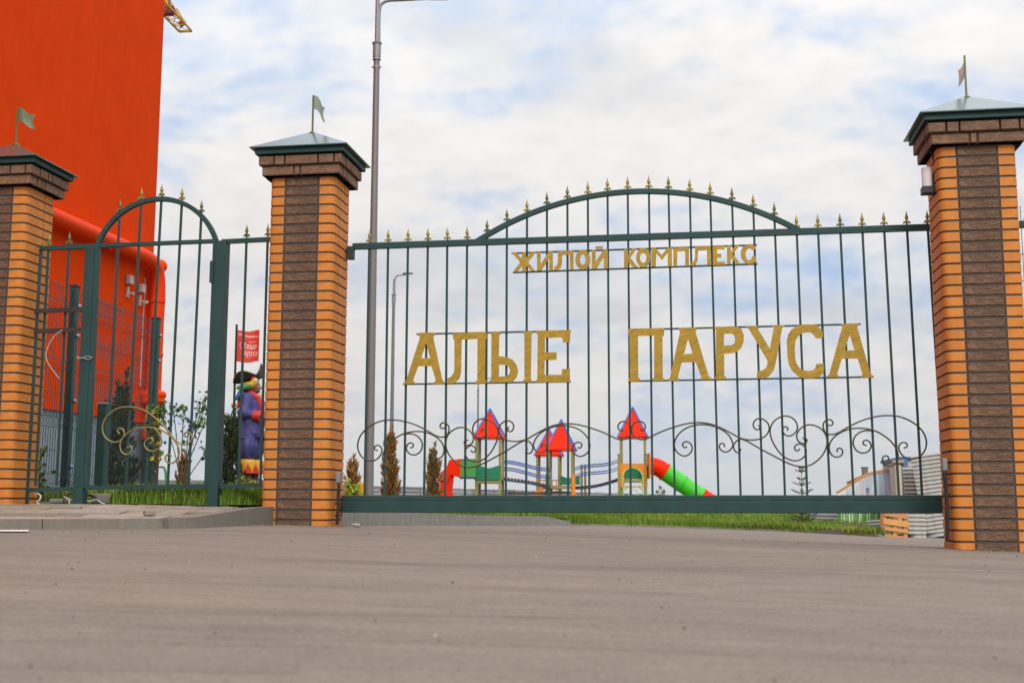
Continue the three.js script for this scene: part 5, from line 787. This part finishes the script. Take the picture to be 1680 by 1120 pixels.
  mesh('entry_plate', rbox(0.05, 1.05, 0.95, -0.02, w(1065, 764).y, 0, 0.02), M.pOrange, ts); mesh('leg', metre(bar(V3(w(1134, 803).x, 0, 0), w(1134, 808), 0.07, 0.07, 8)), M.galv, ts);
  // hanging bridges between the towers: planks, chains of double blue rails
  const bridge = (label, u0, v0, u1, v1, d0, d1, rails, sag) => {
    const a = P(u0, v0, d0), b = P(u1, v1, d0), g = thing('play_bridge', label, 'bridge', [a.x, GY, a.z - 0.5]), o2 = g.position, n = 14;
    const at = (t) => a.clone().lerp(b, t).sub(V3(o2.x, GY, a.z)).add(V3(0, sag * Math.sin(Math.PI * t) + (t < 0.18 ? 0 : 0), 0));
    for (let i = 0; i < n; i++) { const p = at((i + 0.08) / n), q2 = at((i + 0.92) / n); mesh('plank', metre(bar(p, q2, 0.085, 0.86)), M.pPlank, g).rotation.x = 0; }
    for (const z0 of [0.42, -0.42]) mesh('stringer', metre(tube([0, 0.15, 0.4, 0.7, 1].map((t) => at(t).add(V3(0, -0.07, z0))), 0.03, 24, 6)), M.pNavy, g);
    for (const z0 of [0.46, -0.46]) for (const [va, vb] of rails) for (const dy of [0, -0.09]) { const p = P(u0, va, d0).sub(V3(o2.x, GY, a.z)), q2 = P(u1, vb, d0).sub(V3(o2.x, GY, a.z)); mesh('rail', tube([p, p.clone().lerp(q2, 0.2).add(V3(0, 0.04, 0)), p.clone().lerp(q2, 0.78).add(V3(0, -0.05, 0)), q2].map((r) => r.add(V3(0, dy, z0))), 0.019, 26, 6), M.pBlue, g); }
    return g;
  };
  bridge('left play bridge of dark planks with blue rails sloping down to the middle tower', 826, 784.5, 904, 798, 50.5, 51.5, [[755.5, 767.5], [767, 780]], 0.05);
  bridge('right play bridge of dark planks with blue rails rising to the orange panel tower', 941, 799, 1017, 785, 51.5, 50, [[768, 753.5], [780, 766]], -0.10);
  for (const [u, lab] of [[955.5, 'olive wooden post under the right play bridge, the left one of two'], [961.5, 'olive wooden post under the right play bridge, the right one of two']]) { const p = P(u, 762, 52.4), g = thing('bridge_post', lab, 'post', [p.x, GY, p.z - 0.6], 0, 'posts under the right play bridge'); mesh('post', rbox(0.10, p.y - GY, 0.10, 0, (p.y - GY) / 2, 0, 0.008), M.pOlive, g); mesh('cap', rbox(0.11, 0.04, 0.11, 0, p.y - GY + 0.01, 0), M.galv, g); }
  { const p = P(868, 809, 49), g = thing('balance_beam', 'long low brown balance beam before the left play bridge', 'beam', [p.x, GY, p.z]); mesh('beam', rbox(1.75, 0.09, 0.12, 0, p.y - GY, 0, 0.01), M.pPlank, g); for (const s of [-1, 1]) mesh('leg', rbox(0.08, p.y - GY, 0.08, s * 0.7, (p.y - GY) / 2 - 0.03, 0), M.pOlive, g); }
  { const p = P(590, 793, 46), g = thing('play_board', 'plain orange board with an olive post left of the tall lamp post', 'play panel', [p.x, GY, p.z]); mesh('board', rbox(0.44, p.y - GY + 0.05, 0.05, 0.05, (p.y - GY) / 2, 0, 0.01), M.pOrange, g); mesh('post', rbox(0.09, P(590, 782, 46).y - GY, 0.09, -0.02, (P(590, 782, 46).y - GY) / 2, -0.1), M.pOlive, g); }
  { const p = P(1218, 846, 38), g = thing('bench', 'small orange play seat seen under the gate beam', 'bench', [p.x, p.y - 0.12, p.z]); mesh('seat', rbox(0.30, 0.04, 0.25, -0.02, 0.10, 0), M.pOrange, g); mesh('backrest', rbox(0.04, 0.24, 0.25, 0.13, 0.16, 0), M.pRed, g); for (const s of [-1, 1]) mesh('leg', rbox(0.04, 0.12, 0.2, s * 0.12 - 0.02, 0.03, 0), M.pRed, g); }
  { const p = P(264, 766, 34), g = thing('swing_frame', 'green tubular swing frame far behind the wicket', 'swing', [p.x, GY + 0.2, p.z], 0.2); const h = p.y - GY - 0.2; for (const s of [-1, 1]) mesh('leg', tube([V3(0, h, 0), V3(0.06, h, 0.02 * s), V3(0.12, h - 0.12, 0.1 * s), V3(0.22, 0, 0.5 * s)], 0.03, 20, 8), M.pGrass, g); mesh('top_tube', metre(bar(V3(0, h, 0), V3(-1.9, h, 0), 0.05, 0.05, 8)), M.pGrass, g); for (const s of [-1, 1]) mesh('leg', tube([V3(-1.9, h, 0), V3(-1.95, h - 0.1, 0.1 * s), V3(-2.05, 0, 0.5 * s)], 0.03, 12, 8), M.pGrass, g); mesh('seat', rbox(0.4, 0.04, 0.18, -0.9, 0.35, 0), M.black, g); for (const x of [-0.72, -1.08]) mesh('chain', metre(bar(V3(x, h, 0), V3(x, 0.36, 0), 0.012)), M.galv, g); }
}
// ---------------------------------------------------------------- boundary fence far behind
{
  const a = P(200, 787, 62), b = P(1150, 812.5, 185), a2 = V3(a.x, -0.25, a.z), dir = V3(b.x - a.x, 0, b.z - a.z), len = dir.length(); dir.normalize(); const yaw = Math.atan2(-dir.z, dir.x), h = 1.72;
  const t = thing('boundary_fence', 'long low grey fence of horizontal sheet panels closing the lot behind the playground', 'fence', [a2.x, a2.y, a2.z], yaw);
  const panel = 2.5, n = Math.ceil(len / panel); const shp = [0, 1, 2].map((k) => { const list = []; for (let y = 0; y < 6; y++) list.push(rbox(panel - 0.06, h / 6 - 0.035, 0.05, panel / 2, y * h / 6 + h / 12, 0, 0.015)); return merge(list); });
  const tones = [0.20, 0.25, 0.17, 0.30].map((k) => std(L3(k, k * 0.98, k * 0.96), { map: streaky, roughness: 0.7 }));
  for (let i = 0; i < n; i++) { const m = mesh('panel', shp[i % 3], tones[Math.floor(rnd() * 4)], t); m.position.set(i * panel, 0, 0); m.position.y = rr(-0.03, 0.03); if (i % 2 === 0) mesh('post', box(0.08, h + 0.05, 0.08, i * panel, h / 2, -0.06), tones[2], t); }
}
{ const p = P(700, 812, 60); sapling('bare_shrub', 'tiny bare shrub sticking up over the far fence behind the tube slide', 'shrub', 1083, 60, GY, [[1078, 805, 0], [1083, 798, 0], [1088, 806, 0], [1086, 802, 0.1]], 60, 0.12, [[0.10, 0.12, 0.06]], 97); }
// ---------------------------------------------------------------- building-site corner on the right
function corrugated(w, h, pitch, amp, nx = 6) { const n = Math.ceil(h / pitch * 8); const g = sheet(nx, n, (s, t) => [s * w, t * h, amp * Math.sin(t * h / pitch * 6.2832) + 0.01 * Math.sin(s * 4 + t * 3)]); return g; }
{
  const d = 26, k = d / F, q = (u, v) => { const p = P(u, v, d); return p; };
  const o = q(1375, 866), t = thing('tarp_shed', 'lean-to covered with a printed tarp under a sloping wooden beam, right of the lawn', 'shed', [o.x, o.y, o.z]);
  const l = (u, v, z = 0) => { const p = q(u, v).sub(o); return V3(p.x, p.y, z); };
  const tex = canvasTex(512, 1024, (x, w, h) => {
    const keep = seed; seed = 404; const g = x.createLinearGradient(0, 0, w, 0); g.addColorStop(0, '#dfe3ea'); g.addColorStop(0.55, '#cdd6e6'); g.addColorStop(1, '#b9c6de'); x.fillStyle = g; x.fillRect(0, 0, w, h);
    for (let i = 0; i < 60; i++) { x.strokeStyle = ['rgba(255,255,255,.35)', 'rgba(120,140,180,.22)', 'rgba(240,230,225,.3)'][i % 3]; x.lineWidth = rr(2, 16); x.beginPath(); const px = rr(0, w); x.moveTo(px, rr(0, 300)); x.quadraticCurveTo(px + rr(-60, 60), 450, px + rr(-50, 50), rr(450, 640)); x.stroke(); }
    x.fillStyle = '#5d86d8'; x.fillRect(262, 330, 34, 90); x.fillStyle = '#d8452e'; for (let y = 430; y < 640; y += 26) x.fillRect(266 + (y % 4), y, 26, 19);
    x.fillStyle = '#4c9a34'; x.fillRect(0, 660, w, h); for (let i = 0; i < 420; i++) { x.strokeStyle = ['rgba(120,190,70,.5)', 'rgba(40,110,30,.5)', 'rgba(190,215,150,.4)'][i % 3]; x.lineWidth = rr(3, 12); const px = rr(0, w), py = rr(640, h); x.beginPath(); x.moveTo(px, py); x.lineTo(px + rr(-20, 20), py - rr(20, 120)); x.stroke(); }
    for (let i = 0; i < 14; i++) { x.fillStyle = i % 3 ? 'rgba(225,225,215,.9)' : 'rgba(140,120,100,.8)'; const px = i * 26 + rr(0, 12); x.fillRect(px, 640, rr(6, 14), h); } seed = keep;
  });
  const top = (s) => s < 0.55 ? mix(808, 777, s / 0.55) : mix(777, 769, (s - 0.55) / 0.45), nU = 30, nV = 24;
  const g = sheet(nU, nV, (s, v) => { const u = mix(1375, 1466, s), p = l(u, mix(866, top(s) + 2, v)); return [p.x, p.y, 0.03 * Math.sin(s * 17 + v * 3) * (1 - Math.abs(2 * v - 1)) + 0.02 * Math.sin(s * 5 - v * 6)]; });
  { const uv = g.attributes.uv; for (let i = 0; i < uv.count; i++) { const p = [g.attributes.position.getX(i), g.attributes.position.getY(i)]; uv.setXY(i, (i % (nU + 1)) / nU, p[1] / l(1466, 769).y); } }
  mesh('tarp', g, std(L3(0.95, 0.95, 0.95), { map: tex, side: THREE.DoubleSide, roughness: 0.5 }), t);
  const pts = [l(1374, 808, -0.02), l(1425, 777, -0.02), l(1468, 768, -0.02)];
  mesh('top_beam', metre(merge([bar(pts[0], pts[1], 0.05, 0.06), bar(pts[1], pts[2], 0.05, 0.06)])), M.wood, t);
  for (const [u, v] of [[1400, 794], [1425, 778], [1465, 770]]) mesh('frame_post', metre(bar(l(u, 866, -0.06), l(u, v, -0.06), 0.05)), M.wood, t);
  mesh('back_roof', metre(merge([bar(l(1425, 778, -0.05), l(1425, 790, -1.6), 0.05), bar(l(1466, 770, -0.05), l(1466, 782, -1.6), 0.05)])), M.wood, t);
  mesh('edge_board', metre(bar(l(1466.5, 866, 0.02), l(1466.5, 769, 0.02), 0.03, 0.05)), M.wood, t);
  const ch = q(1428.5, 777), c = thing('flue', 'short grey square flue rising behind the sloping wooden beam', 'flue', [ch.x, ch.y - 0.25, ch.z - 0.4]); mesh('shaft', rbox(0.11, 0.42, 0.11, 0, 0.18, 0), M.zincDark, c); mesh('cap', rbox(0.15, 0.02, 0.15, 0, 0.40, 0), M.grey, c);
}
{ // site cabin
  const d = 24.5, a = P(1486, 866, d), t = thing('site_cabin', 'pale site cabin with blue edging behind the corrugated sheets at the right pillar', 'cabin', [a.x, a.y, a.z], -0.12), H = P(1486, 752, d).y - a.y, W = 2.4, D = 2.2;
  mesh('wall', box(W, H, D, W / 2, H / 2, -D / 2), std(L3(0.55, 0.53, 0.50), { map: streaky, roughness: 0.7 }), t);
  mesh('roof_edge', merge([rbox(W + 0.06, 0.07, 0.05, W / 2, H, 0.02), rbox(0.05, 0.07, D, -0.02, H, -D / 2), rbox(W, 0.03, D, W / 2, H + 0.02, -D / 2)]), std(L3(0.05, 0.14, 0.33), { roughness: 0.5 }), t);
  mesh('corner_post', rbox(0.09, H, 0.06, 0.045, H / 2, 0.025), std(L3(0.07, 0.16, 0.32), { roughness: 0.5 }), t);
  const d2 = mesh('door_frame', merge([rbox(0.05, H - 0.1, 0.12, -0.03, H / 2 - 0.05, -0.08), rbox(0.05, H - 0.1, 0.1, -0.16, H / 2 - 0.05, 0.05), rbox(0.22, 0.06, 0.16, -0.09, H - 0.06, -0.02)]), std(L3(0.46, 0.36, 0.24), { map: streaky, roughness: 0.8 }), t);
  mesh('door', rbox(0.10, H - 0.16, 0.04, -0.09, H / 2 - 0.06, 0.03), std(L3(0.55, 0.50, 0.44), { map: streaky, roughness: 0.7 }), d2); mesh('hinge', rbox(0.03, 0.12, 0.03, -0.13, H * 0.62, 0.06), M.rust, d2);
}
{ // corrugated sheets
  const cs = (label, u, v, d, w, h, yaw, lean, mat, pitch = 0.062, tilt = 0) => { const p = P(u, v, d), t = single('corrugated_sheet', corrugated(w, h, pitch, 0.011, 8), mat, label, 'metal sheet'); t.position.copy(p); t.rotation.set(lean, yaw, tilt); return t; };
  cs('large corrugated metal sheet leaning against the site cabin beside the right pillar', 1491, 882, 22, 0.78, 1.29, 0.10, -0.06, M.zinc, 0.072, 0.03);
  cs('overlapping corrugated metal sheet standing closest to the right pillar', 1519, 884, 21.6, 0.9, 1.49, 0.25, -0.05, M.zinc, 0.072, 0.14);
  cs('low stack of corrugated sheets lying behind the pallet on the soil heap', 1426, 874, 23, 0.62, 0.24, 0.05, -0.3, M.zincDark, 0.065, 0.12);
  cs('dark grey corrugated sheet lying left of the printed tarp behind the spruce', 1328, 858, 27.5, 0.68, 0.26, -0.06, -0.2, M.zincDark, 0.085, -0.03);
  cs('third corrugated metal sheet lowest beside the pallet', 1493, 884, 21.2, 0.30, 0.46, 0.0, -0.10, M.zinc, 0.075, 0);
}
{ // pallet leaning on edge
  const d = 20.5, a = P(1447, 883, d), t = thing('wooden_pallet', 'orange brown wooden pallet leaning upright beside the corrugated sheets', 'pallet', [a.x, a.y - 0.01, a.z], 0.28);
  t.rotation.set(-0.12, 0.22, -0.10);
  const w = 0.46, wm = [0, 1, 2].map((i) => std(L3(0.60 + 0.06 * (i - 1), 0.29 + 0.03 * (i - 1), 0.095), { map: streaky, roughness: 0.85 }));
  [[0.0, 0.085], [0.145, 0.065], [0.245, 0.10], [0.385, 0.115], [0.54, 0.10]].forEach(([y, h], i) => mesh('board', rbox(w + rr(-0.02, 0.02), h, 0.022, w / 2 + rr(-0.01, 0.01), y + h / 2, 0.05, 0.004), wm[i % 3], t));
  for (const x of [0.03, w / 2, w - 0.03]) mesh('bearer', rbox(0.07, 0.64, 0.08, x, 0.32, -0.006, 0.004), wm[1], t);
  [[0.02, 0.09], [0.27, 0.09], [0.53, 0.09]].forEach(([y, h], i) => mesh('back_board', rbox(w, h, 0.02, w / 2, y + h / 2, -0.06, 0.004), wm[i % 3], t));
}
{ // heap of bare soil behind the grass
  const c = P(1405, 872, 22.5), keep = seed; const g = sheet(36, 24, (s, t) => { const x = (s - 0.5) * 1.7, z = (t - 0.5) * 1.6, r = Math.max(0, 1 - (x / 0.85) ** 2 - (z / 0.8) ** 2); return [x, r * (0.17 + 0.05 * fbm(x * 4, z * 4, 3, 3)) + 0.02 * fbm(x * 13, z * 13, 5, 2) - 0.02, z]; });
  const m = single('soil_heap', g, M.soil, 'low heap of bare brown soil at the right end of the lawn', 'soil heap'); m.position.copy(c); m.position.y -= 0.02; seed = keep;
}
// ---------------------------------------------------------------- odds and ends on the pavement
{
  const blk = (label, u, v, d, w, h, dp, yaw, cat = 'concrete block') => { const p = P(u, v, d), y = p.y; const t = single('concrete_block', rbox(w, h, dp, 0, h / 2, 0, 0.012, 2), M.concrete, label, cat); t.position.set(p.x, y, p.z); t.rotation.set(rr(-0.02, 0.02), yaw, rr(-0.03, 0.03)); return t; };
  blk('grey concrete kerb block lying behind the wicket, the longer of two end to end', 172, 826, 9.55, 0.185, 0.078, 0.22, 0.12);
  blk('short grey concrete block at the right end of the longer one behind the wicket', 196, 826.5, 9.5, 0.055, 0.077, 0.2, -0.25);
  blk('thin low concrete block by the cables left of the wicket post', 101, 825.5, 9.6, 0.14, 0.036, 0.2, 0.05);
  blk('flat concrete piece half sunk in the grass edge right of the long block', 232, 827.5, 9.6, 0.26, 0.02, 0.12, -0.1);
  const st = P(244, 857.2, 7.62), s = single('loose_stone', rbox(0.068, 0.034, 0.06, 0, 0.017, 0, 0.008, 2), paveMats[0], 'small loose paving fragment lying on the pavement edge by the kerb', 'stone'); s.position.copy(st); s.position.y = paveY(st.x, -st.z) + 0.006; s.rotation.y = 0.5;
  const cable = (label, pts, r, m) => single('cable', tube(pts.map(([u, v, d]) => P(u, v, d)), r, pts.length * 8, 6), m, label, 'cable');
  cable('black cable looped on the ground round the left wicket post', [[104, 826, 9.4], [106, 816, 9.45], [116, 809, 9.5], [128, 812, 9.55], [140, 812, 9.4], [150, 813, 9.4], [160, 820, 9.35], [166, 826, 9.3]], 0.008, M.black);
  cable('beige cable end rising in a bow at the foot of the left pillar', [[56, 812, 9.3], [62, 810, 9.25], [66, 814, 9.22], [64, 820, 9.2], [60, 823, 9.2], [64, 827, 9.2]], 0.006, std(L3(0.55, 0.50, 0.36)));
  cable('beige cable bow standing beside the low block left of the wicket', [[104, 815, 9.3], [110, 817, 9.3], [113, 822, 9.28], [113, 827, 9.27]], 0.006, std(L3(0.50, 0.46, 0.34)));
  cable('thin white wires lying on the paving right of the left wicket post', [[138, 820, 9.3], [148, 822, 9.3], [156, 819, 9.3], [166, 825, 9.2], [172, 826.5, 9.15]], 0.004, M.white);
  const pl = P(574, 846, 9.3), b = single('plastic_bottle', merge([flat(new THREE.CylinderGeometry(0.028, 0.028, 0.10, 12).rotateZ(1.45)), flat(new THREE.CylinderGeometry(0.012, 0.027, 0.035, 12).rotateZ(1.45).translate(-0.066, 0.008, 0)), flat(new THREE.CylinderGeometry(0.013, 0.013, 0.02, 10).rotateZ(1.45).translate(-0.093, 0.011, 0))]), new THREE.MeshPhysicalMaterial({ color: L3(0.8, 0.82, 0.85), transmission: 0.3, roughness: 0.25, thickness: 0 }), 'clear crushed plastic bottle lying under the left end of the gate beam', 'bottle'); b.scale.setScalar(0.5); b.rotation.y = 0.7; b.position.set(pl.x + 0.05, roadY(pl.x, 9.3) + 0.016, pl.z);
}
renderer.render(scene, camera);
